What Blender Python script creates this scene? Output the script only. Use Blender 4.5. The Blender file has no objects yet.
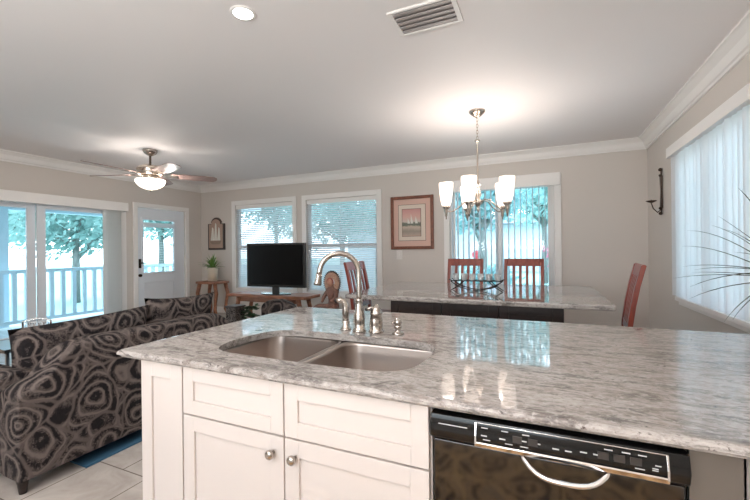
import bpy, bmesh, math, random
from mathutils import Vector, Matrix
random.seed(7)
PI = math.pi
R = math.radians
sc = bpy.context.scene
col = sc.collection

# ---------------------------------------------------------------- camera, world, exposure
cam = bpy.data.cameras.new('camera')
cam.sensor_width = 36; cam.lens = 36 * 376 / 750; cam.clip_start = 0.05; cam.clip_end = 300
co = bpy.data.objects.new('camera', cam); col.objects.link(co)
co.location = (0, 0, 1.364); co.rotation_euler = (Matrix.Rotation(R(23.94), 3, 'Z') @ Matrix.Rotation(R(.64), 3, 'Y') @ Matrix.Rotation(R(90), 3, 'X')).to_euler()
sc.camera = co
sc.view_settings.view_transform = 'Standard'
sc.view_settings.look = 'None'
sc.view_settings.gamma = 1
sc.view_settings.use_curve_mapping = False
sc.view_settings.exposure = 0.52
sc.cycles.max_bounces = 10
sc.cycles.diffuse_bounces = 5
sc.cycles.glossy_bounces = 5
sc.cycles.transmission_bounces = 6
sc.cycles.transparent_max_bounces = 16
sc.cycles.caustics_reflective = False
sc.cycles.caustics_refractive = False
sc.cycles.sample_clamp_indirect = 6.0
sc.cycles.use_denoising = True

w = bpy.data.worlds.new('sky'); sc.world = w; w.use_nodes = True
nt = w.node_tree
bg = nt.nodes['Background']
tc = nt.nodes.new('ShaderNodeTexCoord'); sx = nt.nodes.new('ShaderNodeSeparateXYZ'); cr = nt.nodes.new('ShaderNodeValToRGB')
nt.links.new(tc.outputs['Generated'], sx.inputs[0]); nt.links.new(sx.outputs['Z'], cr.inputs[0]); nt.links.new(cr.outputs[0], bg.inputs[0])
cr.color_ramp.elements[0].position = 0.0; cr.color_ramp.elements[0].color = (0.82, 0.92, 0.98, 1)
cr.color_ramp.elements[1].position = 0.6; cr.color_ramp.elements[1].color = (0.62, 0.83, 1.0, 1)
bg.inputs[1].default_value = 3.7

def lamp(name, kind, loc, energy, color=(1, 1, 1), size=0.1, rot=(0, 0, 0), **kw):
    l = bpy.data.lights.new(name, kind); l.energy = energy; l.color = color
    if kind == 'AREA':
        l.shape = kw.get('shape', 'DISK'); l.size = size
        if 'size_y' in kw: l.size_y = kw['size_y']
        if 'spread' in kw: l.spread = kw['spread']
    else:
        l.shadow_soft_size = size
        if kind == 'SPOT':
            l.spot_size = R(kw.get('angle', 140)); l.spot_blend = 0.8
    o = bpy.data.objects.new(name, l); col.objects.link(o); o.location = loc; o.rotation_euler = rot
    return o

sun = bpy.data.lights.new('sun', 'SUN'); sun.energy = 2.2; sun.angle = R(3); sun.color = (1, .97, .9)
so = bpy.data.objects.new('sun', sun); col.objects.link(so); so.rotation_euler = (R(28), 0, R(-150))

# added fill light behind the camera, tilted up to brighten the ceiling
lamp('added_ceiling_fill', 'AREA', (-1.2, -2.2, 1.5), 165, (1, .985, .97), 2.6, (R(163), 0, 0), shape='RECTANGLE', size_y=1.2)

# ---------------------------------------------------------------- materials
def srgb(r, g, b):
    f = lambda c: (c / 255 / 12.92) if c <= 10 else (((c / 255) + .055) / 1.055) ** 2.4
    return (f(r), f(g), f(b), 1)

def mat(name, color, rough=0.5, metal=0.0, spec=0.5, emit=None, es=0, coat=0, trans=0):
    m = bpy.data.materials.new(name); m.use_nodes = True
    b = m.node_tree.nodes['Principled BSDF']
    b.inputs['Base Color'].default_value = color
    b.inputs['Roughness'].default_value = rough
    b.inputs['Metallic'].default_value = metal
    b.inputs['Specular IOR Level'].default_value = spec
    b.inputs['Coat Weight'].default_value = coat
    b.inputs['Transmission Weight'].default_value = trans
    if emit:
        b.inputs['Emission Color'].default_value = emit; b.inputs['Emission Strength'].default_value = es
    return m

class N:
    """small node-graph builder"""
    def __init__(s, m):
        s.m = m; s.t = m.node_tree; s.b = s.t.nodes['Principled BSDF']
    def n(s, typ, **kw):
        x = s.t.nodes.new(typ)
        for k, v in kw.items():
            if k.startswith('i_'):
                key = k[2:]; key = int(key) if key.isdigit() else key.replace('_', ' ')
                x.inputs[key].default_value = v
            else: setattr(x, k, v)
        return x
    def l(s, a, b): s.t.links.new(a, b)
    def coords(s, scale=(1, 1, 1), rot=(0, 0, 0), which='Object'):
        c = s.n('ShaderNodeTexCoord'); mp = s.n('ShaderNodeMapping')
        mp.inputs['Scale'].default_value = scale; mp.inputs['Rotation'].default_value = rot
        s.l(c.outputs[which], mp.inputs[0]); return mp.outputs[0]
    def noise(s, vec, scale, detail=4, rough=.5, dist=0):
        x = s.n('ShaderNodeTexNoise'); x.inputs['Scale'].default_value = scale; x.inputs['Detail'].default_value = detail
        x.inputs['Roughness'].default_value = rough; x.inputs['Distortion'].default_value = dist
        s.l(vec, x.inputs['Vector']); return x.outputs['Fac']
    def ramp(s, fac, stops, interp='LINEAR'):
        x = s.n('ShaderNodeValToRGB'); x.color_ramp.interpolation = interp
        e = x.color_ramp.elements
        while len(e) < len(stops): e.new(0.5)
        for i, (p, c) in enumerate(stops):
            e[i].position = p; e[i].color = c
        s.l(fac, x.inputs[0]); return x.outputs[0]
    def mix(s, fac, a, b, mode='MIX'):
        x = s.n('ShaderNodeMix'); x.data_type = 'RGBA'; x.blend_type = mode
        for v, i in ((fac, 0), (a, 6), (b, 7)):
            if isinstance(v, (tuple, float, int)): x.inputs[i].default_value = v
            else: s.l(v, x.inputs[i])
        return x.outputs[2]
    def math(s, op, a, b=0.0):
        x = s.n('ShaderNodeMath'); x.operation = op
        for i, v in enumerate((a, b)):
            if isinstance(v, (float, int)): x.inputs[i].default_value = v
            else: s.l(v, x.inputs[i])
        return x.outputs[0]
    def bump(s, h, strength=.2, dist=.01):
        x = s.n('ShaderNodeBump'); x.inputs['Strength'].default_value = strength; x.inputs['Distance'].default_value = dist
        s.l(h, x.inputs['Height']); s.l(x.outputs[0], s.b.inputs['Normal'])

g1 = lambda v: (v, v, v, 1)
def m_paint(name, c, rough=.6):
    m = mat(name, c, rough, spec=.3); n = N(m); v = n.coords()
    f = n.noise(v, 90, 3); n.bump(f, .05, .002)
    f2 = n.noise(v, .8, 2); n.l(n.mix(f2, c, tuple(x * .97 for x in c[:3]) + (1,)), n.b.inputs['Base Color'])
    return m
WALL = m_paint('wall_paint', srgb(209, 201, 194))
CEIL = m_paint('ceiling_paint', srgb(236, 231, 230))
TRIM = m_paint('trim_paint', srgb(236, 232, 229), .4)
CAB = m_paint('cabinet_paint', srgb(212, 203, 198), .35)
DOORP = m_paint('door_paint', srgb(226, 230, 236), .4)

def m_granite():
    m = mat('granite', g1(.6), .045, spec=.6); n = N(m)
    v = n.coords((.55, 1.25, 1.25), (0, 0, R(12)))
    big = n.noise(v, 8.5, 8, .72, .7)
    base = n.ramp(big, [(.30, srgb(92, 85, 81)), (.41, srgb(136, 128, 123)), (.52, srgb(180, 173, 168)), (.62, srgb(152, 143, 137)), (.74, srgb(112, 104, 99))])
    cloud = n.noise(n.coords((.6, 1.0, 1.0), (0, 0, R(20))), 2.2, 4, .6, .8)
    base = n.mix(n.ramp(cloud, [(.42, g1(0)), (.66, g1(.45))]), base, srgb(196, 190, 185))
    v2 = n.coords((.5, 1.9, 1.9), (0, 0, R(10)))
    vein = n.noise(v2, 12.0, 9, .76, 1.4)
    vm = n.ramp(vein, [(.38, g1(.9)), (.45, g1(.35)), (.50, g1(0))])
    c1 = n.mix(vm, base, srgb(98, 94, 93))
    v3 = n.coords((1, 1.2, 1.2))
    sp = n.noise(v3, 110, 3, .75)
    sm = n.ramp(sp, [(.56, g1(0)), (.64, g1(.65))])
    c2 = n.mix(sm, c1, srgb(112, 102, 98))
    sp2 = n.noise(n.coords((.9, 1.6, 1.6)), 34, 7, .8, .8)
    s2 = n.ramp(sp2, [(.36, g1(1)), (.425, g1(0))])
    c3 = n.mix(s2, c2, srgb(66, 56, 54))
    cr_ = n.noise(v3, 55, 5, .7)
    c4 = n.mix(n.ramp(cr_, [(.53, g1(0)), (.66, g1(.55))]), c3, srgb(212, 206, 201))
    n.l(c4, n.b.inputs['Base Color'])
    return m
GRAN = m_granite()

def m_wood(name, c1, c2, rough=.35, sc_=(1, 1, 8), s=9):
    m = mat(name, c1, rough); n = N(m); v = n.coords(sc_)
    f = n.noise(v, s, 5, .6, 1.0)
    n.l(n.ramp(f, [(.3, c1), (.7, c2)]), n.b.inputs['Base Color']); n.bump(f, .05)
    return m
CHERRY = m_wood('cherry_wood', srgb(112, 42, 30), srgb(146, 66, 48), .3, (8, 8, 1), 4)
ESPR = m_wood('espresso_wood', srgb(38, 26, 24), srgb(54, 38, 34), .35, (4, 1, 4), 5)
RUST = m_wood('rustic_wood', srgb(108, 64, 44), srgb(160, 106, 76), .5, (1, 6, 6), 4)
DKWOOD = m_wood('dark_foot_wood', srgb(30, 20, 18), srgb(48, 32, 26), .4)
FRAMEW = m_wood('frame_wood', srgb(96, 52, 36), srgb(138, 84, 62), .35, (5, 5, 5), 6)

def m_swirl(name, light, mid, dark, scale=4.2):
    m = mat(name, light, .85, spec=.2); n = N(m)
    v = n.coords()
    nz = n.n('ShaderNodeTexNoise'); nz.inputs['Scale'].default_value = 3.0; nz.inputs['Detail'].default_value = 2
    n.l(v, nz.inputs['Vector'])
    ad = n.n('ShaderNodeVectorMath', operation='MULTIPLY_ADD')
    n.l(nz.outputs['Color'], ad.inputs[0]); ad.inputs[1].default_value = (.20, .20, .20); n.l(v, ad.inputs[2])
    vo = n.n('ShaderNodeTexVoronoi'); vo.inputs['Scale'].default_value = scale; vo.inputs['Randomness'].default_value = .85
    n.l(ad.outputs[0], vo.inputs['Vector'])
    d = vo.outputs['Distance']
    warp = n.math('MULTIPLY', n.noise(v, 5, 4, .6), 6.5)
    ring = n.math('SINE', n.math('ADD', n.math('MULTIPLY', d, 30.0), warp))
    scr = n.noise(n.coords((1, 1, 1)), 26, 6, .8, 2.5)
    sc0 = n.math('SUBTRACT', scr, .5)
    body = n.mix(n.ramp(scr, [(.38, g1(0)), (.60, g1(1))]), light, mid)
    val = n.math('ADD', ring, n.math('MULTIPLY', sc0, 4.2))
    thr = n.math('MULTIPLY', n.math('SUBTRACT', n.noise(v, 8.5, 3, .5, .6), .5), 4.5)
    val = n.math('ADD', val, thr)
    rm = n.ramp(val, [(.10, g1(0)), (.75, g1(.92))])
    hi = n.ramp(n.math('ADD', n.math('MULTIPLY', ring, -1.0), n.math('MULTIPLY', sc0, 1.6)), [(.55, g1(0)), (.95, g1(.55))])
    edge = n.n('ShaderNodeTexVoronoi'); edge.feature = 'DISTANCE_TO_EDGE'; edge.inputs['Scale'].default_value = scale; edge.inputs['Randomness'].default_value = .85
    n.l(ad.outputs[0], edge.inputs['Vector'])
    em = n.ramp(edge.outputs['Distance'], [(.015, g1(.8)), (.045, g1(0))])
    c = n.mix(rm, body, dark)
    c = n.mix(hi, c, srgb(132, 120, 114))
    c = n.mix(em, c, light)
    n.l(c, n.b.inputs['Base Color'])
    n.bump(ring, .25, .004)
    return m
SWIRL = m_swirl('swirl_fabric', srgb(98, 88, 84), srgb(52, 46, 45), srgb(25, 22, 25), 4.3)
RUGSW = m_swirl('rug_swirl', srgb(226, 186, 132), srgb(170, 124, 80), srgb(50, 34, 26), 3.2)

def m_tile():
    m = mat('floor_tile', g1(.5), .22, spec=.5); n = N(m)
    c = n.n('ShaderNodeTexCoord'); mp = n.n('ShaderNodeMapping'); mp.inputs['Location'].default_value = (0.20, -0.41, 0)
    n.l(c.outputs['Object'], mp.inputs[0])
    br = n.n('ShaderNodeTexBrick'); br.offset = .5; br.offset_frequency = 2
    br.inputs['Scale'].default_value = 1; br.inputs['Brick Width'].default_value = .46; br.inputs['Row Height'].default_value = .45
    br.inputs['Mortar Size'].default_value = .004; br.inputs['Mortar Smooth'].default_value = .1
    n.l(mp.outputs[0], br.inputs['Vector'])
    f = n.noise(mp.outputs[0], 4, 6, .6, .8)
    body = n.ramp(f, [(.3, srgb(168, 158, 150)), (.7, srgb(200, 192, 184))])
    n.l(n.mix(br.outputs['Fac'], body, srgb(120, 110, 102)), n.b.inputs['Base Color'])
    return m
TILE = m_tile()

STEEL = mat('brushed_steel', srgb(178, 167, 160), .34, 1.0)
NICKEL = mat('brushed_nickel', srgb(190, 182, 174), .22, 1.0)
WARMNI = mat('warm_nickel', srgb(206, 194, 182), .25, 1.0)
CHROME = mat('chrome', srgb(225, 222, 220), .08, 1.0)
BLACKG = mat('black_gloss', g1(.006), .07, spec=1.0)
BLACKM2 = mat('console_black', g1(.008), .12, spec=.4)
BLACKM = mat('black_plastic', g1(.012), .35)
TVFR = mat('tv_bezel', g1(.02), .12, spec=.6)
SCREEN = mat('tv_screen', g1(.004), .25, spec=.15)
IRON = mat('wrought_iron', srgb(48, 40, 36), .5, .6)
IRONB = mat('bronze_iron', srgb(66, 52, 44), .4, .7)
PUTTY = mat('grey_filler', srgb(110, 104, 98), .15, .5)
MARKW = mat('silver_print', srgb(200, 200, 200), .4)
PINKM = m_paint('pink_mat', srgb(214, 178, 164)); IVORY = m_paint('ivory_mat', srgb(222, 208, 194)); LINE = mat('mat_line', srgb(120, 96, 84), .7)
PLATE = mat('switch_plastic', srgb(228, 222, 216), .3)
VANE = None
def m_translucent(name, c, tr=.5, rough=.6):
    m = bpy.data.materials.new(name); m.use_nodes = True; t = m.node_tree; t.nodes.clear()
    o = t.nodes.new('ShaderNodeOutputMaterial'); a = t.nodes.new('ShaderNodeBsdfDiffuse'); b = t.nodes.new('ShaderNodeBsdfTranslucent'); x = t.nodes.new('ShaderNodeMixShader')
    a.inputs[0].default_value = c; b.inputs[0].default_value = c; x.inputs[0].default_value = tr
    t.links.new(a.outputs[0], x.inputs[1]); t.links.new(b.outputs[0], x.inputs[2]); t.links.new(x.outputs[0], o.inputs[0])
    return m
VANE = m_translucent('vertical_vane', srgb(238, 240, 242), .5)
VANE2 = m_translucent('vertical_vane_closed', srgb(240, 241, 243), .55)
SLAT = m_translucent('horizontal_slat', srgb(240, 241, 243), .45)
def m_glass(name, tint=(1, 1, 1, 1), refl=.06):
    m = bpy.data.materials.new(name); m.use_nodes = True; t = m.node_tree; t.nodes.clear()
    o = t.nodes.new('ShaderNodeOutputMaterial'); a = t.nodes.new('ShaderNodeBsdfTransparent'); b = t.nodes.new('ShaderNodeBsdfGlossy'); x = t.nodes.new('ShaderNodeMixShader'); f = t.nodes.new('ShaderNodeFresnel')
    f.inputs[0].default_value = 1.25
    a.inputs[0].default_value = tint; b.inputs['Roughness'].default_value = .02
    t.links.new(f.outputs[0], x.inputs[0])
    t.links.new(a.outputs[0], x.inputs[1]); t.links.new(b.outputs[0], x.inputs[2]); t.links.new(x.outputs[0], o.inputs[0])
    return m
GLASS = m_glass('window_glass', (.93, .98, 1, 1))
CUPG = m_glass('cup_glass', (.97, .99, 1, 1))
_t = CUPG.node_tree; _o = [x for x in _t.nodes if x.type == 'OUTPUT_MATERIAL'][0]; _l = _o.inputs[0].links[0].from_socket
_m = _t.nodes.new('ShaderNodeMixShader'); _d = _t.nodes.new('ShaderNodeBsdfDiffuse'); _d.inputs[0].default_value = (.9, .92, .93, 1); _m.inputs[0].default_value = .45
_t.links.new(_l, _m.inputs[1]); _t.links.new(_d.outputs[0], _m.inputs[2]); _t.links.new(_m.outputs[0], _o.inputs[0])
SHADE = mat('lit_shade_glass', srgb(255, 240, 225), .4, emit=(1, .86, .76, 1), es=.9)
BOWL = mat('lit_bowl_glass', srgb(255, 240, 220), .4, emit=(1, .90, .80, 1), es=1.0)
LED = mat('downlight_lens', g1(.9), .4, emit=(1, .93, .86, 1), es=14)
BLADE = m_wood('fan_blade_wood', srgb(140, 116, 112), srgb(164, 140, 134), .35, (1, 8, 1), 5)
LEAFD = mat('spiky_leaf', srgb(70, 72, 58), .5)
LEAFG = mat('fern_leaf', srgb(104, 138, 66), .5)
LEAFK = mat('dark_ivy_leaf', srgb(54, 84, 54), .5)
POTC = mat('cream_pot', srgb(206, 192, 172), .4)
POTT = mat('terracotta_pot', srgb(150, 96, 70), .6)
SOIL = mat('soil', srgb(50, 38, 30), .9)
BLUE = m_paint('blue_rug', srgb(58, 96, 122), .9)
OUTW = m_paint('porch_paint', srgb(206, 222, 232), .6)
DECK = m_wood('deck_board', srgb(170, 176, 176), srgb(196, 202, 202), .7, (1, 8, 1), 3)
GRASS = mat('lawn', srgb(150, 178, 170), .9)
BARK = m_wood('bark', srgb(96, 100, 98), srgb(130, 134, 130), .9, (4, 4, 1), 4)
def leafmat(name, c): return m_translucent(name, c, .45)
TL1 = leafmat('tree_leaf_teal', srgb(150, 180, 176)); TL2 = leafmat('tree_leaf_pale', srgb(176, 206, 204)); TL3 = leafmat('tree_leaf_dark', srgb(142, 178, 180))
PINKF = leafmat('pink_flower', srgb(214, 110, 140))
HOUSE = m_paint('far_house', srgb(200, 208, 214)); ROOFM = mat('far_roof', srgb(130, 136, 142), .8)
REDS = mat('red_sign', srgb(196, 60, 70), .5)
CARV = m_wood('carved_brown', srgb(58, 38, 32), srgb(140, 100, 84), .6, (6, 6, 6), 22)
CARVF = m_wood('feather_tan', srgb(120, 80, 62), srgb(200, 168, 146), .6, (9, 9, 9), 10)
PALESAIL = mat('pale_sail', srgb(222, 220, 212), .5)

# ---------------------------------------------------------------- mesh helpers
class B:
    def __init__(s): s.bm = bmesh.new()
    def box(s, x0, x1, y0, y1, z0, z1):
        v = [s.bm.verts.new((x, y, z)) for x in (x0, x1) for y in (y0, y1) for z in (z0, z1)]
        for f in ((0, 1, 3, 2), (4, 6, 7, 5), (0, 4, 5, 1), (2, 3, 7, 6), (0, 2, 6, 4), (1, 5, 7, 3)):
            s.bm.faces.new([v[i] for i in f])
        return s
    def prism(s, pts, axis, a, b):
        """2D outline extruded along an axis: 'x' -> pts (y,z), 'y' -> (x,z), 'z' -> (x,y)"""
        mk = {'x': lambda p, t: (t, p[0], p[1]), 'y': lambda p, t: (p[0], t, p[1]), 'z': lambda p, t: (p[0], p[1], t)}[axis]
        A = [s.bm.verts.new(mk(p, a)) for p in pts]; C = [s.bm.verts.new(mk(p, b)) for p in pts]
        s.bm.faces.new(A); s.bm.faces.new(C[::-1])
        for i in range(len(pts)):
            j = (i + 1) % len(pts); s.bm.faces.new((A[i], C[i], C[j], A[j]))
        return s
    def rings(s, rings, cap=True, closed=True):
        V = [[s.bm.verts.new(p) for p in r] for r in rings]
        n = len(V[0])
        for a, b in zip(V, V[1:]):
            for i in range(n if closed else n - 1):
                j = (i + 1) % n; s.bm.faces.new((a[i], a[j], b[j], b[i]))
        if cap:
            s.bm.faces.new(V[0][::-1]); s.bm.faces.new(V[-1])
        return s
    def lathe(s, prof, c=(0, 0, 0), seg=24, cap=True, flute=0, nf=8):
        rs = []
        for r, z in prof:
            rs.append([(c[0] + max(r, 1e-4) * (1 + flute * math.cos(nf * 2 * PI * i / seg)) * math.cos(2 * PI * i / seg), c[1] + max(r, 1e-4) * (1 + flute * math.cos(nf * 2 * PI * i / seg)) * math.sin(2 * PI * i / seg), c[2] + z) for i in range(seg)])
        return s.rings(rs, cap)
    def tube(s, pts, r, seg=8, flat=1.0):
        pts = [Vector(p) for p in pts]; n = len(pts)
        rad = r if isinstance(r, (list, tuple)) else [r] * n
        up = None; rs = []
        for i, p in enumerate(pts):
            t = (pts[min(i + 1, n - 1)] - pts[max(i - 1, 0)]).normalized()
            if up is None:
                up = Vector((0, 0, 1)) if abs(t.z) < .9 else Vector((1, 0, 0))
            a = t.cross(up).normalized(); b = a.cross(t).normalized(); up = b
            rs.append([p + a * (rad[i] * math.cos(2 * PI * k / seg)) + b * (rad[i] * flat * math.sin(2 * PI * k / seg)) for k in range(seg)])
        return s.rings(rs)
    def bar(s, p, q, wx, wy):
        """square bar from p to q"""
        p, q = Vector(p), Vector(q); t = (q - p).normalized()
        ref = Vector((0, 1, 0)) if abs(t.y) < .9 else Vector((1, 0, 0))
        a = ref.cross(t).normalized(); b = t.cross(a).normalized()
        return s.rings([[c + a * wx / 2 * i + b * wy / 2 * j for i, j in ((-1, -1), (1, -1), (1, 1), (-1, 1))] for c in (p, q)])
    def sphere(s, c, r, sx_=1, sy=1, sz=1, u=14, v=10):
        M = Matrix.Translation(c) @ Matrix.Diagonal((r * sx_, r * sy, r * sz, 1))
        bmesh.ops.create_uvsphere(s.bm, u_segments=u, v_segments=v, radius=1, matrix=M); return s

def build(name, b, m, parent=None, smooth=False, bevel=0, seg=2, sub=0, local=False):
    bm = b.bm
    bmesh.ops.recalc_face_normals(bm, faces=bm.faces)
    org = Vector((0, 0, 0))
    if parent is not None:
        if not local: org = Vector(parent.location)
    elif not local:
        xs = [v.co for v in bm.verts]
        org = Vector(((min(v.x for v in xs) + max(v.x for v in xs)) / 2, (min(v.y for v in xs) + max(v.y for v in xs)) / 2, min(v.z for v in xs)))
    if parent is not None and parent.parent is not None and not local:
        org = Vector(parent['_w'])
    for v in bm.verts: v.co -= org
    me = bpy.data.meshes.new(name); bm.to_mesh(me); bm.free()
    me.materials.append(m)
    if smooth:
        for p in me.polygons: p.use_smooth = True
    o = bpy.data.objects.new(name, me); col.objects.link(o)
    if parent is not None: o.parent = parent
    elif not local: o.location = org
    if sub:
        md = o.modifiers.new('sub', 'SUBSURF'); md.levels = md.render_levels = sub
    if bevel:
        md = o.modifiers.new('bev', 'BEVEL'); md.width = bevel; md.segments = seg; md.limit_method = 'ANGLE'; md.angle_limit = R(35)
        if not smooth:
            for p in me.polygons: p.use_smooth = True
            md.harden_normals = True
    return o

def subpart(name, b, m, part, **kw):
    """child of a part that sits at its thing's origin: shift by the thing's location (world) or nothing (local)"""
    loc = part.parent.location.copy()
    if not kw.get('local'):
        for v in b.bm.verts: v.co -= loc
    kw['local'] = True
    return build(name, b, m, part, **kw)

def thing(name, label, cat, loc=(0, 0, 0), rz=0, group=None):
    o = bpy.data.objects.new(name, None); col.objects.link(o); o.empty_display_size = .1
    o.location = loc; o.rotation_euler = (0, 0, rz); o['label'] = label; o['category'] = cat
    if group: o['group'] = group
    return o
def tag(o, label, cat, group=None):
    o['label'] = label; o['category'] = cat
    if group: o['group'] = group
    return o
def struct(name, b, m, parent=None, **kw):
    o = build(name, b, m, parent, **kw)
    if parent is None: o['kind'] = 'structure'
    return o
def copy_tree(o, parent=None):
    c = o.copy(); col.objects.link(c)
    if parent is not None: c.parent = parent
    for ch in list(o.children): copy_tree(ch, c)
    return c

def scale_about_cam(o, loc, k):
    """final position and size of a finished thing, scaled about the camera"""
    o.location = loc; o.scale = (k, k, k)  # locations passed in are baked from that scaling about the camera
    return o

# ---------------------------------------------------------------- room shell
XL, XR, YB, YF, H = -7.18, 1.35, 6.305, -2.3, 2.87  # side and back walls, ceiling and openings baked after scaling about the camera
T = .14
def wall(name, axis, pos, out, a0, a1, holes, z1=H):
    """solid wall with rectangular openings; axis 'x' wall runs along x at y=pos"""
    xs = sorted({a0, a1, *[h[0] for h in holes], *[h[1] for h in holes]})
    zs = sorted({0, z1, *[h[2] for h in holes], *[h[3] for h in holes]})
    b = B(); p0, p1 = sorted((pos, pos + out))
    for i in range(len(xs) - 1):
        for k in range(len(zs) - 1):
            cx, cz = (xs[i] + xs[i + 1]) / 2, (zs[k] + zs[k + 1]) / 2
            if any(h[0] < cx < h[1] and h[2] < cz < h[3] for h in holes): continue
            if axis == 'x': b.box(xs[i], xs[i + 1], p0, p1, zs[k], zs[k + 1])
            else: b.box(p0, p1, xs[i], xs[i + 1], zs[k], zs[k + 1])
    bmesh.ops.remove_doubles(b.bm, verts=b.bm.verts, dist=1e-5)
    return struct(name, b, WALL)

W1 = (-6.14, -4.615, .545, 2.373); W2 = (-4.29, -2.75, .545, 2.373)
SLB = (-1.415, .175, 0.02, 2.394)
SLL = (1.93, 4.48, 0.02, 2.157); DRL = (4.80, 5.873, 0.02, 2.254)
WR = (3.36, 4.94, .833, 2.338)
struct('floor', B().box(XL - T, XR + T, YF - T, YB + T, -.1, 0), TILE)
struct('ceiling', B().box(XL - T, XR + T, YF - T, YB + T, H, H + .1), CEIL)
wall('wall_back', 'x', YB, T, XL - T, XR + T, [W1, W2, SLB])
wall('wall_left', 'y', XL, -T, YF, YB, [SLL, DRL])
wall('wall_right', 'y', XR, T, YF, YB, [WR])
wall('wall_front', 'x', YF, -T, XL - T, XR + T, [(-2.6, .2, .85, 2.15)])  # opening added out of view to let extra light in

def crown_prof():  # (offset from wall, z)
    return [(0, H - .147), (.017, H - .147), (.022, H - .126), (.036, H - .118), (.048, H - .092), (.060, H - .056), (.080, H - .039), (.104, H - .020), (.123, H - .014), (.126, H), (0, H)]
cp = crown_prof()
struct('trim_1', B().prism([(YB - a, z) for a, z in cp], 'x', XL, XR), TRIM)
struct('trim_2', B().prism([(XL + a, z) for a, z in cp], 'y', YF, YB), TRIM)
struct('trim_3', B().prism([(XR - a, z) for a, z in cp], 'y', YF, YB), TRIM)
struct('baseboard_back', B().box(XL, -1.52, YB - .015, YB, 0, .13).box(.28, XR, YB - .015, YB, 0, .11), TRIM, bevel=.004)
struct('baseboard_left', B().box(XL, XL + .015, YF, 1.82, 0, .13), TRIM, bevel=.004)
struct('baseboard_right', B().box(XR - .015, XR, 2.60, YB - .016, 0, .13), TRIM, bevel=.004)

# double-hung windows with casing
def casing_x(b, x0, x1, z0, z1, y, wd=.095, th=.025, bottom=True):
    b.box(x0 - wd, x0, y - th, y, z0 - (wd if bottom else 0), z1 + wd)
    b.box(x1, x1 + wd, y - th, y, z0 - (wd if bottom else 0), z1 + wd)
    b.box(x0, x1, y - th, y, z1, z1 + wd)
    if bottom: b.box(x0, x1, y - th, y, z0 - wd, z0)
    return b
def hung_window(name, W):
    x0, x1, z0, z1 = W; zm = 1.466
    f = B(); casing_x(f, x0, x1, z0, z1, YB)
    o = struct(name, f, TRIM, bevel=.004)
    s = B()
    for (a, b_, y) in ((zm - .02, z1, YB + .10), (z0, zm + .02, YB + .075)):
        s.box(x0, x0 + .06, y - .015, y + .015, a, b_).box(x1 - .06, x1, y - .015, y + .015, a, b_)
        s.box(x0 + .06, x1 - .06, y - .015, y + .015, a, a + .06).box(x0 + .06, x1 - .06, y - .015, y + .015, b_ - .06, b_)
    s.box(x0 + .0, x1 - .0, YB + .001, YB + .06, z0, z0 + .012)
    org = o.location
    for v in s.bm.verts: v.co -= org
    build('window_frame', s, TRIM, o, local=True)
    g = B().box(x0 + .06, x1 - .06, YB + .098, YB + .102, zm + .02, z1 - .04).box(x0 + .06, x1 - .06, YB + .073, YB + .077, z0 + .04, zm - .02)
    for v in g.bm.verts: v.co -= org
    build('pane', g, GLASS, o, local=True)
    return o
hung_window('window_1', W1); hung_window('window_2', W2)

# dining sliding door at the back
def shifted(b, org):
    for v in b.bm.verts: v.co -= org
    return b
d = B(); casing_x(d, SLB[0], SLB[1], 0, SLB[3], YB, .095, .025, False)
sd = struct('door_1', d, TRIM, bevel=.004)
s = B(); xm = -.63
for (a, b_, y) in ((SLB[0], xm + .03, YB + .06), (xm - .03, SLB[1], YB + .10)):
    s.box(a, a + .085, y - .02, y + .02, .02, 2.394).box(b_ - .085, b_, y - .02, y + .02, .02, 2.394)
    s.box(a + .085, b_ - .085, y - .02, y + .02, .02, .12).box(a + .085, b_ - .085, y - .02, y + .02, 2.31, 2.394)
build('sliding_panel', shifted(s, sd.location), TRIM, sd, local=True)
g = B().box(SLB[0] + .085, xm - .03, YB + .058, YB + .062, .12, 2.31).box(xm + .03, SLB[1] - .085, YB + .098, YB + .102, .12, 2.31)
build('pane', shifted(g, sd.location), GLASS, sd, local=True)

# left sliding door (to the porch)
def casing_y(b, y0, y1, z0, z1, x, wd=.085, th=.025, dirn=1):
    xa, xb = sorted((x, x + dirn * th))
    b.box(xa, xb, y0 - wd, y0, z0, z1 + wd).box(xa, xb, y1, y1 + wd, z0, z1 + wd).box(xa, xb, y0, y1, z1, z1 + wd)
    return b
d = B(); casing_y(d, SLL[0], SLL[1], 0, SLL[3], XL, .098)
sl = struct('door_2', d, TRIM, bevel=.004)
s = B(); ym = 3.234
for (a, b_, x) in ((SLL[0], ym + .0, XL - .10), (ym - .0, SLL[1], XL - .055)):
    s.box(x - .02, x + .02, a, a + .112, .02, 2.157).box(x - .02, x + .02, b_ - .112, b_, .02, 2.157)
    s.box(x - .02, x + .02, a + .112, b_ - .112, .02, .12).box(x - .02, x + .02, a + .112, b_ - .112, 2.07, 2.157)
build('sliding_panel', shifted(s, sl.location), DOORP, sl, local=True, bevel=.004)
g = B().box(XL - .102, XL - .098, SLL[0] + .112, ym - .112, .12, 2.07).box(XL - .057, XL - .053, ym + .112, SLL[1] - .112, .12, 2.07)
build('pane', shifted(g, sl.location), GLASS, sl, local=True)

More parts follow.
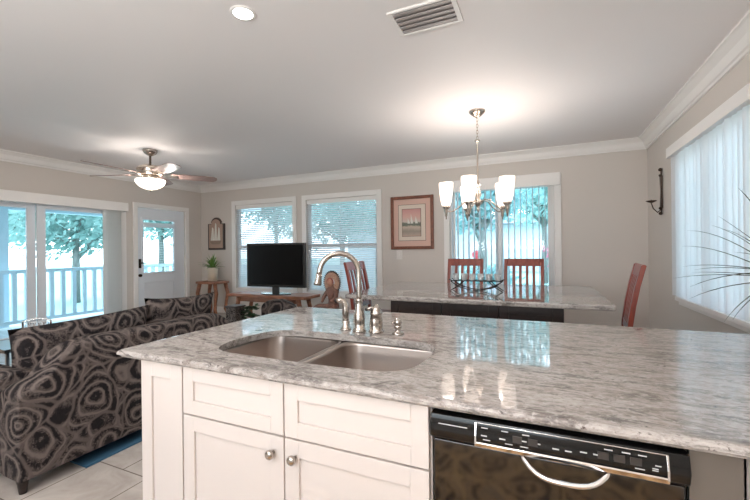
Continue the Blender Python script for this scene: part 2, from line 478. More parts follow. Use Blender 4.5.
# white entry door with a half light
d = B(); casing_y(d, DRL[0], DRL[1], 0, DRL[3], XL, .087)
ed = struct('door_3', d, TRIM, bevel=.004)
y0, y1 = DRL[0] + .005, DRL[1] - .015; x0, x1 = XL - .06, XL - .018
gy0, gy1, gz0, gz1 = 4.93, 5.614, .966, 2.016
s = B().box(x0, x1, y0, gy0, .02, 2.245).box(x0, x1, gy1, y1, .02, 2.245).box(x0, x1, gy0, gy1, .02, gz0).box(x0, x1, gy0, gy1, gz1, 2.245)
dl = build('door_leaf', shifted(s, ed.location), DOORP, ed, local=True, bevel=.002)
s = B()
for (a, b_, c, e) in ((gy0 - .04, gy1 + .04, gz1, gz1 + .04), (gy0 - .04, gy1 + .04, gz0 - .04, gz0), (gy0 - .04, gy0, gz0, gz1), (gy1, gy1 + .04, gz0, gz1)):
    s.box(x1, x1 + .014, a, b_, c, e)
for (a, b_, c, e) in ((4.93, 5.61, .745, .765), (4.93, 5.61, .20, .22), (4.93, 4.95, .20, .765), (5.59, 5.61, .20, .765)):
    s.box(x1, x1 + .008, a, b_, c, e)
build('moulding', shifted(s, ed.location), DOORP, ed, local=True, bevel=.003)
g = B().box(x0 + .02, x0 + .024, gy0, gy1, gz0, gz1)
build('pane', shifted(g, ed.location), GLASS, ed, local=True)
s = B()
for z in [gz0 + .05 * k for k in range(1, 21)]: s.box(x0 + .026, x0 + .04, gy0, gy1, z, z + .003)
s.box(x0 + .026, x1 + .012, gy0 + .005, gy1 - .005, 1.875, 1.96)
build('raised_shade', shifted(s, ed.location), SLAT, ed, local=True)
s = B().box(x1, x1 + .012, 4.835, 4.88, 1.06, 1.24); s.tube([(x1 + .01, 4.858, 1.16), (x1 + .06, 4.858, 1.16), (x1 + .062, 4.95, 1.16)], .012)
build('door_handle', shifted(s, ed.location), IRON, ed, local=True, smooth=False)
s = B(); s.tube([(x1, 4.858, .915), (x1 + .03, 4.858, .915)], .03, 12)
build('deadbolt', shifted(s, ed.location), IRON, ed, local=True)

# right window: frame, sill board
d = B()
d.box(XR - .055, XR + .02, WR[0] - .08, WR[1] + .045, WR[2] - .042, WR[2])
d.box(XR - .025, XR, WR[0] - .07, WR[1] + .03, WR[2] - .085, WR[2] - .042)
rw = struct('window_3', d, TRIM, bevel=.004)
s = B(); ymr = (WR[0] + WR[1]) / 2
for (a, b_) in ((WR[0], ymr), (ymr, WR[1])):
    s.box(XR + .08, XR + .12, a, a + .045, WR[2], WR[3]).box(XR + .08, XR + .12, b_ - .045, b_, WR[2], WR[3])
    s.box(XR + .08, XR + .12, a + .045, b_ - .045, WR[2], WR[2] + .05).box(XR + .08, XR + .12, a + .045, b_ - .045, WR[3] - .05, WR[3])
build('window_frame', shifted(s, rw.location), TRIM, rw, local=True)
g = B().box(XR + .098, XR + .102, WR[0] + .04, WR[1] - .04, WR[2] + .05, WR[3] - .05)
build('pane', shifted(g, rw.location), GLASS, rw, local=True)

# ---------------------------------------------------------------- blinds
def h_blind(W, label):
    x0, x1, z0, z1 = W
    t = thing('horizontal_blind', label, 'window blind', ((x0 + x1) / 2, YB + .03, z0 + .015), group='horizontal blinds in the living room windows')
    b = B().box(x0 + .006, x1 - .006, YB + .005, YB + .062, z1 - .085, z1 - .004)
    build('head_rail', b, TRIM, t, bevel=.003)
    b = B(); n = 42; zt = z1 - .11; zb = z0 + .05
    ta = R(34)
    for i in range(n):
        z = zb + (zt - zb) * i / (n - 1); hw = .027
        cy, sy_ = math.cos(ta) * hw, math.sin(ta) * hw
        b.prism([(YB + .032 - cy, z - sy_ ), (YB + .032, z + .003), (YB + .032 + cy, z + sy_), (YB + .032 + cy, z + sy_ - .0025), (YB + .032, z + .0005), (YB + .032 - cy, z - sy_ - .0025)], 'x', x0 + .01, x1 - .01)
    build('slats', b, SLAT, t)
    b = B()
    for fx in (.14, .5, .86):
        x = x0 + (x1 - x0) * fx
        b.box(x - .002, x + .002, YB + .006, YB + .008, zb, zt + .02)
    build('ladder_cord', b, TRIM, t)
    build('bottom_rail', B().box(x0 + .01, x1 - .01, YB + .01, YB + .055, z0 + .015, z0 + .035), TRIM, t, bevel=.003)
h_blind(W1, 'white horizontal slat blind in the window behind the television')
h_blind(W2, 'white horizontal slat blind in the window between television and framed picture')

def v_blind_x(x0, x1, y, z0, z1, label, ang, step, wd=.088):
    t = thing('vertical_blind', label, 'window blind', ((x0 + x1) / 2, y, z0))
    build('valance', B().box(x0 - .095, x1 + .08, y - .028, y + .05, z1 - .085, z1 + .10), TRIM, t, bevel=.004)
    b = B(); k = 0; x = x0 + .06
    while x < x1 - .04:
        a = ang + random.uniform(-.05, .05)
        dx, dy = math.cos(a) * wd / 2, math.sin(a) * wd / 2 * .9; nx, ny = -math.sin(a) * .006, math.cos(a) * .006
        P = [(x - dx, y - dy), (x + nx, y + ny), (x + dx, y + dy), (x + dx * .99 + nx * .1, y + dy + .001), (x + nx * 1.2, y + ny + .0012), (x - dx, y - dy + .001)]
        b.prism(P, 'z', z0, z1 - .01); x += step
    build('vanes', b, VANE, t)
    return t
v_blind_x(SLB[0], SLB[1], YB - .055, .03, 2.394, 'half open white vertical blind over the dining room sliding door', R(84), .088, .10)

# closed vertical blind, right wall (vanes overlap, slightly twisted)
t = thing('vertical_blind', 'closed white vertical blind covering the right wall window', 'window blind', (XR - .05, 4.2, .84))
build('valance', B().box(XR - .098, XR, 3.272, 5.068, 2.33, 2.436), TRIM, t, bevel=.004)
b = B(); y = 3.39; k = 0
while y < 5.03:
    a = R(90) + R(13) + random.uniform(-.12, .12)
    if k % 5 == 3: a += .2
    hw = .051; dx, dy = math.cos(a) * hw, math.sin(a) * hw
    x = XR - .048
    b.prism([(x - dx, y - dy), (x + .008, y), (x + dx, y + dy), (x + dx + .0015, y + dy), (x + .0095, y), (x - dx + .0015, y - dy)], 'z', .84, 2.334)
    y += .088; k += 1
build('vanes', b, VANE2, t)

# left slider: stacked vanes and valance
t = thing('vertical_blind', 'white vertical blind drawn aside and stacked at the porch door', 'window blind', (XL + .08, 4.28, .03))
build('valance', B().box(XL + .026, XL + .14, 1.79, 4.55, 2.135, 2.29), TRIM, t, bevel=.004)
b = B()
for k in range(9):
    y = 4.165 + k * .031; a = R(8) + random.uniform(-.1, .1); hw = .05
    x = XL + .08; dx, dy = math.cos(a) * hw, math.sin(a) * hw
    b.prism([(x - dx, y - dy), (x, y + .004), (x + dx, y + dy), (x + dx, y + dy + .0015), (x, y + .0055), (x - dx, y - dy + .0015)], 'z', .03, 2.15)
build('vanes', b, m_paint('vane_opaque', srgb(226, 222, 218)), t)

# ---------------------------------------------------------------- kitchen island
IX0, IX1, IY0, IY1, CT = -1.815, XR, 1.102, 2.54, .914
def sink_outline():
    P = [(-1.26, 1.265), (-1.37, 1.285), (-1.425, 1.36), (-1.44, 1.50), (-1.42, 1.65), (-1.36, 1.745), (-1.25, 1.775), (-.95, 1.772), (-.65, 1.765), (-.53, 1.755), (-.46, 1.715), (-.435, 1.62), (-.435, 1.48), (-.45, 1.36), (-.50, 1.30), (-.58, 1.27), (-.85, 1.262), (-1.05, 1.262)]
    return P
def smooth_closed(P, k=3):
    for _ in range(k):
        Q = []
        for i in range(len(P)):
            a, b_ = P[i], P[(i + 1) % len(P)]
            Q += [(a[0] * .75 + b_[0] * .25, a[1] * .75 + b_[1] * .25), (a[0] * .25 + b_[0] * .75, a[1] * .25 + b_[1] * .75)]
        P = Q
    return P
def counter():
    b = B(); bm = b.bm
    # edge profile: (inset, z) from bottom to top, ogee
    prof = [(.03, CT - .034), (.022, CT - .034), (.014, CT - .032), (.010, CT - .026), (.006, CT - .022), (0, CT - .020), (0, CT - .012), (.003, CT - .006), (.010, CT - .001), (.020, CT)]
    loops = []
    for ins, z in prof:
        x0, x1, y0, y1 = IX0 + ins, IX1, IY0 + ins, IY1 - ins; c = .012
        loops.append([bm.verts.new(p) for p in ((x0, y0 + c, z), (x0 + c, y0, z), (x1, y0, z), (x1, y1, z), (x0 + c, y1, z), (x0, y1 - c, z))])
    for A, C in zip(loops, loops[1:]):
        for i in range(6): bm.faces.new((A[i], A[(i + 1) % 6], C[(i + 1) % 6], C[i]))
    hole = smooth_closed(sink_outline(), 2)
    for z, L in ((CT, loops[-1]), (CT - .034, loops[0])):
        hv = [bm.verts.new((p[0], p[1], z)) for p in hole]
        edges = [bm.edges.get((L[i], L[(i + 1) % 6])) for i in range(6)]
        edges += [bm.edges.new((hv[i], hv[(i + 1) % len(hv)])) for i in range(len(hv))]
        bmesh.ops.triangle_fill(bm, edges=edges, use_beauty=True)
        if z == CT: top = hv
        else:
            n = len(hv)
            for i in range(n): bm.faces.new((top[i], top[(i + 1) % n], hv[(i + 1) % n], hv[i]))
    bmesh.ops.remove_doubles(bm, verts=bm.verts, dist=1e-6)
    return b
ct = build('granite_countertop', counter(), GRAN)
tag(ct, 'large polished grey and white granite worktop of the kitchen island', 'countertop')

def rrect(x0, x1, y0, y1, r, n=6):
    P = []
    for cx, cy, a0 in ((x1 - r, y1 - r, 0), (x0 + r, y1 - r, 90), (x0 + r, y0 + r, 180), (x1 - r, y0 + r, 270)):
        for k in range(n + 1):
            a = R(a0 + 90 * k / n); P.append((cx + r * math.cos(a), cy + r * math.sin(a)))
    return P
def bowl_b(x0, x1, y0, y1, depth, zt):
    b = B(); rs = []
    for ins, z, r in ((-.012, zt - .001, .09), (0, zt - .001, .085), (.002, zt - .02, .085), (.012, zt - depth + .03, .08), (.022, zt - depth + .010, .07), (.045, zt - depth, .05), (.14, zt - depth - .004, .03)):
        rs.append([(p[0], p[1], z) for p in rrect(x0 + ins, x1 - ins, y0 + ins, y1 - ins, r)])
    b.rings(rs, cap=False); b.bm.faces.new([v for v in b.bm.verts][-28:])
    return b
t = thing('kitchen_sink', 'undermount stainless steel double bowl sink in the island worktop', 'sink', (-.935, 1.52, .69))
zt = CT - .036
for (a, c, yy0, yy1, dp) in ((-1.455, -.985, 1.245, 1.795, .19), (-.955, -.42, 1.245, 1.79, .19)):
    bo = build('bowl', bowl_b(a, c, yy0, yy1, dp, zt), STEEL, t, smooth=True)
    md = bo.modifiers.new('sol', 'SOLIDIFY'); md.thickness = .002; md.offset = -1
    dr = B().lathe([(.0, .012), (.03, .010), (.038, .004), (.043, .0), (.045, 0)], ((a + c) / 2, 1.53, zt - dp - .002), 20)
    subpart('drain', dr, CHROME, bo, smooth=True)
b = B().box(-.985 + .0125, -.955 - .0125, 1.31, 1.72, zt - .012, zt - .0015)
build('divider', b, STEEL, t, bevel=.002)

# cabinets of the island
CY = 1.13   # front face
def shaker(b, x0, x1, z0, z1, y, st=.062, th=.02, rec=.009):
    b.box(x0, x0 + st, y, y + th, z0, z1).box(x1 - st, x1, y, y + th, z0, z1)
    b.box(x0 + st, x1 - st, y, y + th, z1 - st, z1).box(x0 + st, x1 - st, y, y + th, z0, z0 + st)
    b.box(x0 + st, x1 - st, y + rec, y + th, z0 + st, z1 - st)
    return b
def knob(b, x, y, z):
    for a in (0,):
        pr = [(.007, 0), (.007, .010), (.010, .014), (.0165, .018), (.0175, .024), (.0165, .030), (.012, .034), (.0, .035)]
        rs = []
        for r, d_ in pr:
            rs.append([(x + max(r, 1e-4) * math.cos(2 * PI * i / 20), y - d_, z + max(r, 1e-4) * math.sin(2 * PI * i / 20)) for i in range(20)])
        b.rings(rs)
    return b
t = thing('sink_cabinet', 'white shaker sink base cabinet with two doors and false drawer fronts', 'cabinet', (-.87, 1.5, 0))
b = B(); SA, SB = -1.408, -.321; BK = 1.96
b.box(SA, SB, CY + .022, CY + .04, .10, .66).box(SA, SB, CY + .022, CY + .04, .66, .875)
b.box(SA, SA + .018, CY + .04, BK, .10, .66).box(SB - .018, SB, CY + .04, BK, .10, .66)
b.box(SA + .018, SB - .018, BK - .018, BK, .10, .66).box(SA + .018, SB - .018, CY + .04, BK - .018, .10, .118)
b.box(SA, SB, CY + .08, CY + .10, 0, .10)
build('body', b, CAB, t, bevel=.001, seg=1)
for (a, c) in ((-1.404, -.881), (-.875, -.327)):
    build('drawer_front', shaker(B(), a, c, .680, .878, CY, .058), CAB, t, bevel=.0015)
for (a, c, kx) in ((-1.404, -.881, -.927), (-.875, -.327, -.829)):
    dd = build('door', shaker(B(), a, c, .115, .673, CY, .062), CAB, t, bevel=.0015)
    subpart('knob', knob(B(), kx, CY, .612), NICKEL, dd, smooth=True)

t = thing('end_cabinet', 'narrow white shaker end panel unit at the left end of the island', 'cabinet', (-1.54, 1.5, 0))
b = B().box(-1.665, -1.412, CY + .021, 2.24, .10, .66).box(-1.665, -1.645, CY + .021, 2.24, .66, .879).box(-1.645, -1.47, 1.82, 2.24, .66, .879).box(-1.665, -1.412, CY + .08, 2.24, 0, .10)
build('body', b, CAB, t, bevel=.001, seg=1)
build('front_panel', shaker(B(), -1.673, -1.412, .03, .879, CY, .068), CAB, t, bevel=.0015)
t = thing('back_cabinet', 'white panelled back run of the island cabinets facing the dining side', 'cabinet', (-.2, 2.1, 0))
build('body', B().box(-1.408, .52, 1.97, 2.24, 0, .879), CAB, t, bevel=.002)

# dishwasher
t = thing('dishwasher', 'black built-in dishwasher with chrome trimmed control panel and bar handle', 'dishwasher', (0, 1.45, 0))
DX0, DX1 = -.316, .317
build('body', B().box(DX0, DX1, CY + .03, 1.74, .1, .862), BLACKM, t)
build('door', B().box(DX0 + .004, DX1 - .004, CY + .004, CY + .03, .11, .782), BLACKG, t, bevel=.004)
build('kick_plate', B().box(DX0, DX1, CY + .06, CY + .075, .0, .1), BLACKM, t)
cpn = B().prism([(CY - .016, .797), (CY - .024, .825), (CY - .012, .866), (CY + .02, .866), (CY + .02, .788), (CY - .004, .788)], 'x', DX0, DX1)
con = build('control_panel', cpn, BLACKM2, t, bevel=.003)
# chrome surround of the key area
F0, F1 = -.181, .272
def onpanel(z):  # y of panel face at z
    if z >= .825: return CY - .024 + (z - .825) / (.041) * .012
    return CY - .016 - (z - .797) / .028 * .008
s = B()
s.bar((F0, onpanel(.862) - .002, .860), (F1, onpanel(.862) - .002, .860), .003, .004)
for x in (F0, F1): s.bar((x, onpanel(.825) - .001, .802), (x, onpanel(.825) - .0005, .827), .005, .005); s.bar((x, onpanel(.825) - .001, .825), (x, onpanel(.862) - .001, .860), .005, .005)
s.prism([(CY - .022, .793), (CY - .026, .805), (CY - .024, .809), (CY - .015, .805), (CY - .012, .793)], 'x', F0 - .003, F1 + .003)
subpart('chrome_trim', s, CHROME, con, bevel=.001)
random.seed(3)
def dash(x0, x1, z, h=.0028):
    y = onpanel(z) - .0012
    return B().box(x0, x1, y - .0006, y + .0012, z, z + h)
xx = -.290; s = B()
bm_ = dash(xx, xx + .085, .840, .0022)
subpart('name_marking', bm_, MARKW, con)
for x in (-.165, -.115, -.06, -.025, .02, .05, .085, .115): subpart('key_marking', dash(x, x + .016, .828 + random.choice((0, .004))), MARKW, con)
for x in (-.165, -.11, -.055, .14, .178, .212): subpart('key_marking', dash(x, x + .018, .848, .0025), MARKW, con)
for x in (-.16, -.10, -.06, .205): subpart('key_marking', dash(x, x + .02, .817, .002), MARKW, con)
for x, z in ((.246, .832), (.24, .825), (.24, .820)): subpart('key_marking', dash(x, x + .012, z, .002), MARKW, con)
KG = mat('key_grey', srgb(54, 50, 48), .3)
for x in (-.08, -.04, .125, .16, .195):
    y = onpanel(.832) - .002; subpart('key_button', B().box(x, x + .024, y, y + .004, .825, .843), KG, con)
s = B(); P = []
for k in range(17):
    u = k / 16; x = -.062 + .218 * u; e = abs(2 * u - 1) ** 3.2
    P.append((x, CY - .050 + .042 * e, 0.756 + .038 * e))
s.tube(P, .0068, 10, 1.0)
build('handle', s, CHROME, t, smooth=True)
# filler beside dishwasher and the next cabinet
o = build('filler_panel', B().box(.321, .424, CY + .012, CY + .03, .0, .877), mat('bronze_filler', srgb(112, 105, 98), .15, .3), None, bevel=.002)
tag(o, 'narrow shiny dark grey upright panel between dishwasher and right cabinet', 'panel')
t = thing('corner_cabinet', 'white base cabinet right of the dishwasher under the worktop', 'cabinet', (.7, 1.4, 0))
build('body', B().box(.53, XR - .003, CY + .022, 2.24, 0, .879), CAB, t, bevel=.002)
dd = build('door', shaker(B(), .43, XR - .005, .115, .878, CY, .062), CAB, t, bevel=.0015)

# faucet set -----------------------------------------------------------
def arc_pts(c, r, a0, a1, n, dirx, diry):
    return [(c[0] + r * math.cos(R(a0 + (a1 - a0) * k / n)) * dirx, c[1] + r * math.cos(R(a0 + (a1 - a0) * k / n)) * diry, c[2] + r * math.sin(R(a0 + (a1 - a0) * k / n))) for k in range(n + 1)]
fx, fy = -.929, 1.868
t = thing('kitchen_faucet', 'tall brushed nickel gooseneck faucet standing behind the sink', 'faucet', (fx, fy, CT))
body = B().lathe([(.038, 0), (.039, .006), (.036, .012), (.029, .018), (.032, .05), (.0325, .075), (.027, .11), (.020, .145), (.0175, .165), (.019, .170), (.019, .178), (.015, .183)], (fx, fy, CT), 28)
bb = build('base', body, NICKEL, t, smooth=True)
ddx, ddy = -.86, -.51   # direction of the spout
rr = .108
P = [(fx, fy, CT + .175 + .02 * k) for k in range(8)] + arc_pts((fx + rr * ddx, fy + rr * ddy, CT + .325), rr, 180, 8, 18, -ddx * -1, -ddy * -1)
P = [(fx, fy, CT + .175 + .02 * k) for k in range(8)]
for k in range(1, 20):
    a = R(180 - 9.2 * k); P.append((fx + ddx * (rr + rr * math.cos(a)), fy + ddy * (rr + rr * math.cos(a)), CT + .325 + rr * math.sin(a)))
last = Vector(P[-1]); dirv = (last - Vector(P[-2])).normalized()
P.append(tuple(last + dirv * .02))
build('spout', B().tube(P, .0145, 18), NICKEL, t, smooth=True)
q = Vector(P[-1]); 
s = B().tube([q - dirv * .006, q + dirv * .004, q + dirv * .012, q + dirv * .045, q + dirv * .055], [.0155, .0185, .0165, .0225, .0205], 18)
build('spout_tip', s, NICKEL, t, smooth=True)

hx, hy = -.835, 1.885
t = thing('faucet_handle', 'fluted brushed nickel faucet control with short lever right of the gooseneck', 'faucet handle', (hx, hy, CT))
build('base', B().lathe([(.041, 0), (.042, .005), (.039, .011), (.034, .016), (.037, .045), (.035, .07), (.030, .095), (.034, .099), (.034, .106), (.030, .110), (.029, .122), (.022, .138), (.013, .149), (.006, .154), (0, .156)], (hx, hy, CT), 32, flute=.03), NICKEL, t, smooth=True)
build('lever', B().tube([(hx, hy, CT + .130), (hx - .02, hy - .016, CT + .136), (hx - .040, hy - .03, CT + .128)], [.009, .007, .008], 10), NICKEL, t, smooth=True)
build('lever_tip', B().sphere((hx - .043, hy - .032, CT + .126), .009), BLACKM, t, smooth=True)

px, py = -1.02, 1.878
t = thing('side_sprayer', 'brushed nickel pull-out side sprayer left of the gooseneck faucet', 'sprayer', (px, py, CT))
build('holder', B().lathe([(.030, 0), (.031, .005), (.029, .010), (.021, .016), (.022, .05), (.021, .054)], (px, py, CT), 24), NICKEL, t, smooth=True)
build('wand', B().tube([(px, py, CT + .05), (px, py, CT + .09), (px, py, CT + .13), (px - .008, py - .004, CT + .158), (px - .026, py - .012, CT + .172), (px - .046, py - .022, CT + .165)], [.017, .020, .020, .018, .016, .016], 14), NICKEL, t, smooth=True)
build('nozzle', B().tube([(px - .044, py - .021, CT + .1655), (px - .054, py - .026, CT + .160)], [.0125, .0105], 14), BLACKM, t, smooth=True)

qx, qy = -.705, 1.878
t = thing('soap_dispenser', 'small brushed nickel deck soap pump, rightmost fitting behind the sink', 'soap dispenser', (qx, qy, CT))
build('base', B().lathe([(.030, 0), (.031, .004), (.027, .010), (.015, .014), (.014, .027), (.020, .036), (.021, .045), (.016, .050)], (qx, qy, CT), 24), NICKEL, t, smooth=True)
s = B().lathe([(.015, .049), (.020, .056), (.0205, .068), (.015, .080), (0, .084)], (qx, qy, CT), 24); s.tube([(qx, qy, CT + .064), (qx - .02, qy - .02, CT + .066), (qx - .026, qy - .026, CT + .060)], [.006, .005, .005], 8)
build('pump_head', s, NICKEL, t, smooth=True)

# ---------------------------------------------------------------- bar with granite top
BX0, BX1, BY0, BY1, BZ = -1.857, .523, 3.40, 4.997, .914  # bar outline scaled about the camera until its top met counter height
b = B()
rs = []
for ins, z in ((.012, BZ - .046), (.004, BZ - .043), (0, BZ - .034), (0, BZ - .014), (.003, BZ - .004), (.012, BZ)):
    rs.append([(p[0], p[1], z) for p in rrect(BX0 + ins, BX1 - ins, BY0 + ins, BY1 - ins, .02, 3)])
b.rings(rs)
tag(build('bar_countertop', b, GRAN), 'polished granite slab on the dark raised bar beyond the island', 'countertop')
t = thing('bar_cabinet', 'dark espresso panelled cabinet base carrying the raised granite bar top', 'cabinet', (-.64, 4.1, 0))
build('body', B().box(-1.445, .17, 3.657, 4.60, 0, BZ - .047), ESPR, t, bevel=.003)
for (a, c) in ((-1.44, -.912), (-.905, -.375), (-.368, .165)):
    build('panel', shaker(B(), a, c, .08, BZ - .062, 3.63, .085, .027, .012), ESPR, t, bevel=.002)

# bar chairs
def bar_chair(label):
    t = thing('bar_chair', label, 'chair', (0, 0, 0), group=None)
    def L(n, b, m, **k): return build(n, b, m, t, local=True, **k)
    SZ = .62
    L('seat', B().prism([(-.24, -.20), (.24, -.20), (.235, .235), (-.235, .235)], 'z', SZ - .035, SZ + .012), CHERRY, bevel=.014)
    for s_ in (-1, 1):
        L('leg', B().bar((s_ * .212, -.17, SZ - .03), (s_ * .222, -.178, 0), .042, .042), CHERRY, bevel=.004)
        L('leg', B().bar((s_ * .212, .225, SZ - .03), (s_ * .222, .26, 0), .042, .042), CHERRY, bevel=.004)
        b = B(); pts = [(SZ - .03, .238), (.72, .245), (.90, .27), (1.06, .30), (1.222, .34)]
        b.prism([(y - .018, z) for z, y in pts] + [(y + .018, z) for z, y in pts[::-1]], 'x', s_ * .224 - .022, s_ * .224 + .022)
        L('back_post', b, CHERRY, bevel=.005)
    L('top_rail', B().prism([(.308, 1.13), (.330, 1.229), (.356, 1.224), (.334, 1.126)], 'x', -.245, .245), CHERRY, bevel=.006)
    L('lower_rail', B().prism([(.232, .69), (.238, .75), (.258, .75), (.252, .69)], 'x', -.203, .203), CHERRY, bevel=.003)
    for k in range(4):
        x = -.123 + k * .082
        b = B(); pts = [(.74, .244), (.90, .268), (1.03, .292), (1.14, .320)]
        b.prism([(y - .008, z) for z, y in pts] + [(y + .008, z) for z, y in pts[::-1]], 'x', x - .018, x + .018)
        L('back_slat', b, CHERRY, bevel=.002)
    for s_ in (-1, 1): L('stretcher', B().bar((s_ * .218, -.16, .20), (s_ * .218, .22, .20), .025, .025), CHERRY)
    L('footrest', B().bar((-.20, -.175, .26), (.20, -.175, .26), .025, .034), CHERRY)
    return t
c0 = bar_chair('cherry slat-back bar chair behind the bar on the left, behind the candle rack')
G = 'cherry slat-back chairs around the granite bar'
spots = [(-.985, 5.02, 0, None), (-.222, 5.02, 0, 'cherry slat-back bar chair behind the bar nearest the middle of the sliding door'),
         (.392, 3.72, R(-95), 'cherry bar chair seen side-on at the right end of the bar'),
         (-1.74, 4.06, R(90), 'cherry bar chair at the left end of the bar, behind the faucet')]
for i, (x, y, a, lb) in enumerate(spots):
    c = c0 if i == 0 else copy_tree(c0)
    c.location = (x, y, 0); c.rotation_euler = (0, 0, a); c['group'] = G
    if lb: c['label'] = lb

# wire rack with votive glasses on the bar
rx, ry = -.49, 3.14; rz = 1.02
t = thing('candle_rack', 'black wrought iron rack with curved crossed legs on the bar top', 'rack', (rx, ry, rz))
b = B(); zt = rz + .085
for dy in (-.05, .05):
    b.tube([(rx - .215, ry + dy, zt + .012), (rx - .19, ry + dy, zt), (rx + .19, ry + dy, zt), (rx + .215, ry + dy, zt + .012)], .004, 6)
for k in range(7): b.tube([(rx - .18 + k * .06, ry - .05, zt), (rx - .18 + k * .06, ry + .05, zt)], .003, 6)
build('top_frame', b, IRON, t)
for dy in (-.05, .05):
    b = B(); P = []
    for k in range(13):
        u = -1 + k / 6; P.append((rx + u * .2, ry + dy, zt - .075 + .07 * u * u + .0))
    b.tube(P, .004, 6)
    build('curved_rail', b, IRON, t)
    for s_ in (-1, 1):
        b = B(); b.tube([(rx + s_ * .10, ry + dy, zt), (rx + s_ * .14, ry + dy, zt - .04), (rx + s_ * .20, ry + dy, rz + .006), (rx + s_ * .205, ry + dy, rz + .0045)], .0042, 6)
        b.tube([(rx + s_ * .20, ry + dy, zt), (rx + s_ * .15, ry + dy, zt - .045), (rx + s_ * .105, ry + dy, zt - .06)], .0035, 6)
        build('leg', b, IRON, t)
scale_about_cam(t, (-0.641, 4.107, 0.914), 1.308)
vc = None
names = ['leftmost glass votive cup on the iron rack', 'second glass votive cup from the left on the iron rack', 'third glass votive cup from the left on the iron rack', 'third glass votive cup from the right on the iron rack', 'second glass votive cup from the right on the iron rack', 'rightmost glass votive cup on the iron rack']
for k in range(6):
    if vc is None:
        b = B().lathe([(.019, 0), (.022, .004), (.029, .052), (.0275, .052), (.020, .006), (.0, .005)], (0, 0, 0), 16, cap=True)
        vc = build('votive_cup', b, CUPG, None, smooth=True, local=True); c = vc
    else:
        c = vc.copy(); col.objects.link(c)
    scale_about_cam(c, (-.641 + 1.308 * (-.165 + k * .066), 4.107, 1.030), 1.308)
    tag(c, names[k], 'votive cup', 'glass votive cups on the iron rack')

# ---------------------------------------------------------------- sofa
SX = -2.66   # outer face of the back
SY0, SY1 = 1.09, 2.83
t = thing('sofa', 'swirl patterned charcoal and taupe loveseat seen from behind', 'sofa', (-3.08, 1.96, 0))
# back with rolled top and dropped shoulders
def back_outline(shr=0):
    P = [(SY0 + .01, .085), (SY0, .40), (SY0 + .005, .585), (SY0 + .05, .615), (SY0 + .12, .64), (SY0 + .17, .69), (SY0 + .22, .76), (SY0 + .29, .802), (SY0 + .38, .812)]
    Q = [(SY0 + SY1 - y, z) for y, z in P[::-1]]
    return P + Q
b = B(); ol = back_outline()
cy = (SY0 + SY1) / 2
rs = []
for x, k, dz in ((SX + 0 - .02, 1.0, -.02), (SX, .998, -.03), (SX - .02, 1, -.008), (SX - .06, 1, 0), (SX - .14, 1, 0), (SX - .19, .998, -.015), (SX - .21, .99, -.05)):
    if x == SX - .02 and dz == -.02: continue
    rs.append([(x, cy + (y - cy) * k, z + (dz if z > .5 else 0)) for y, z in ol])
b.rings(rs)
build('backrest', b, SWIRL, t, smooth=False, bevel=.012, seg=3)
def arm(y0, y1):
    b = B(); n = 14; prof = []
    ym = (y0 + y1) / 2; r = (y1 - y0) / 2 + .015
    prof = [(y0 + .02, .085), (y0 + .012, .50)]
    for k in range(n + 1):
        a = R(200 - 220 * k / n); prof.append((ym + r * math.cos(a), .575 + .085 * math.sin(a)))
    prof += [(y1 - .012, .50), (y1 - .02, .085)]
    b.prism(prof, 'x', -3.56, SX - .205)
    return b
build('arm', arm(SY0 - .005, SY0 + .20), SWIRL, t, bevel=.012)
build('arm', arm(SY1 - .20, SY1 + .005), SWIRL, t, bevel=.012)
build('base', B().box(-3.52, SX - .2, SY0 + .19, SY1 - .19, .085, .33), SWIRL, t, bevel=.01)
def cushion(c, wy, wz, th, rot=(0, 0, 0), n=12, pinch=.10, m=SWIRL):
    """pillow with pointed corners: width along y, height along z, thickness along x"""
    b = B(); M = Matrix.Translation(c) @ Matrix.Rotation(rot[2], 4, 'Z') @ Matrix.Rotation(rot[1], 4, 'Y') @ Matrix.Rotation(rot[0], 4, 'X')
    for sgn in (1, -1):
        G_ = []
        for i in range(n + 1):
            row = []
            for j in range(n + 1):
                u, v = -1 + 2 * i / n, -1 + 2 * j / n
                sy_ = 1 - pinch * (1 - abs(v) ** 2); sz_ = 1 - pinch * .8 * (1 - abs(u) ** 2)
                sy_ = 1 - pinch * (1 - v * v) * abs(u) ** 2; sz_ = 1 - pinch * (1 - u * u) * abs(v) ** 2
                h = ((1 - u ** 4) * (1 - v ** 4)) ** .5
                row.append(b.bm.verts.new(M @ Vector((sgn * h * th / 2, u * wy / 2 * sy_, v * wz / 2 * sz_))))
            G_.append(row)
        for i in range(n):
            for j in range(n): b.bm.faces.new((G_[i][j], G_[i + 1][j], G_[i + 1][j + 1], G_[i][j + 1]))
    bmesh.ops.remove_doubles(b.bm, verts=b.bm.verts, dist=1e-4)
    return b
def soft_box(x0, x1, y0, y1, z0, z1): return B().box(x0, x1, y0, y1, z0, z1)
sm_ = (SY0 + SY1) / 2
build('seat_cushion', soft_box(-3.55, SX - .22, SY0 + .205, sm_ - .004, .335, .47), SWIRL, t, bevel=.035, seg=4)
build('seat_cushion', soft_box(-3.55, SX - .22, sm_ + .004, SY1 - .205, .335, .47), SWIRL, t, bevel=.035, seg=4)
for (x, y) in ((SX - .06, SY0 + .05), (SX - .06, SY1 - .05), (-3.50, SY0 + .06), (-3.50, SY1 - .06)):
    build('leg', B().lathe([(.018, 0), (.026, .06), (.032, .085), (.03, .13)], (x, y, 0), 14), DKWOOD, t, smooth=True)
o = build('sofa_cushion', cushion((-3.01, 1.64, .67), .90, .50, .19, (R(2), R(8), 0), pinch=.05), SWIRL, None, smooth=True)
tag(o, 'large swirl patterned back cushion at the near end of the sofa', 'cushion', 'loose back cushions on the sofa')
o = build('sofa_cushion', cushion((-3.04, 2.425, .735), .74, .48, .17, (R(-2), R(6), R(1))), SWIRL, None, smooth=True)
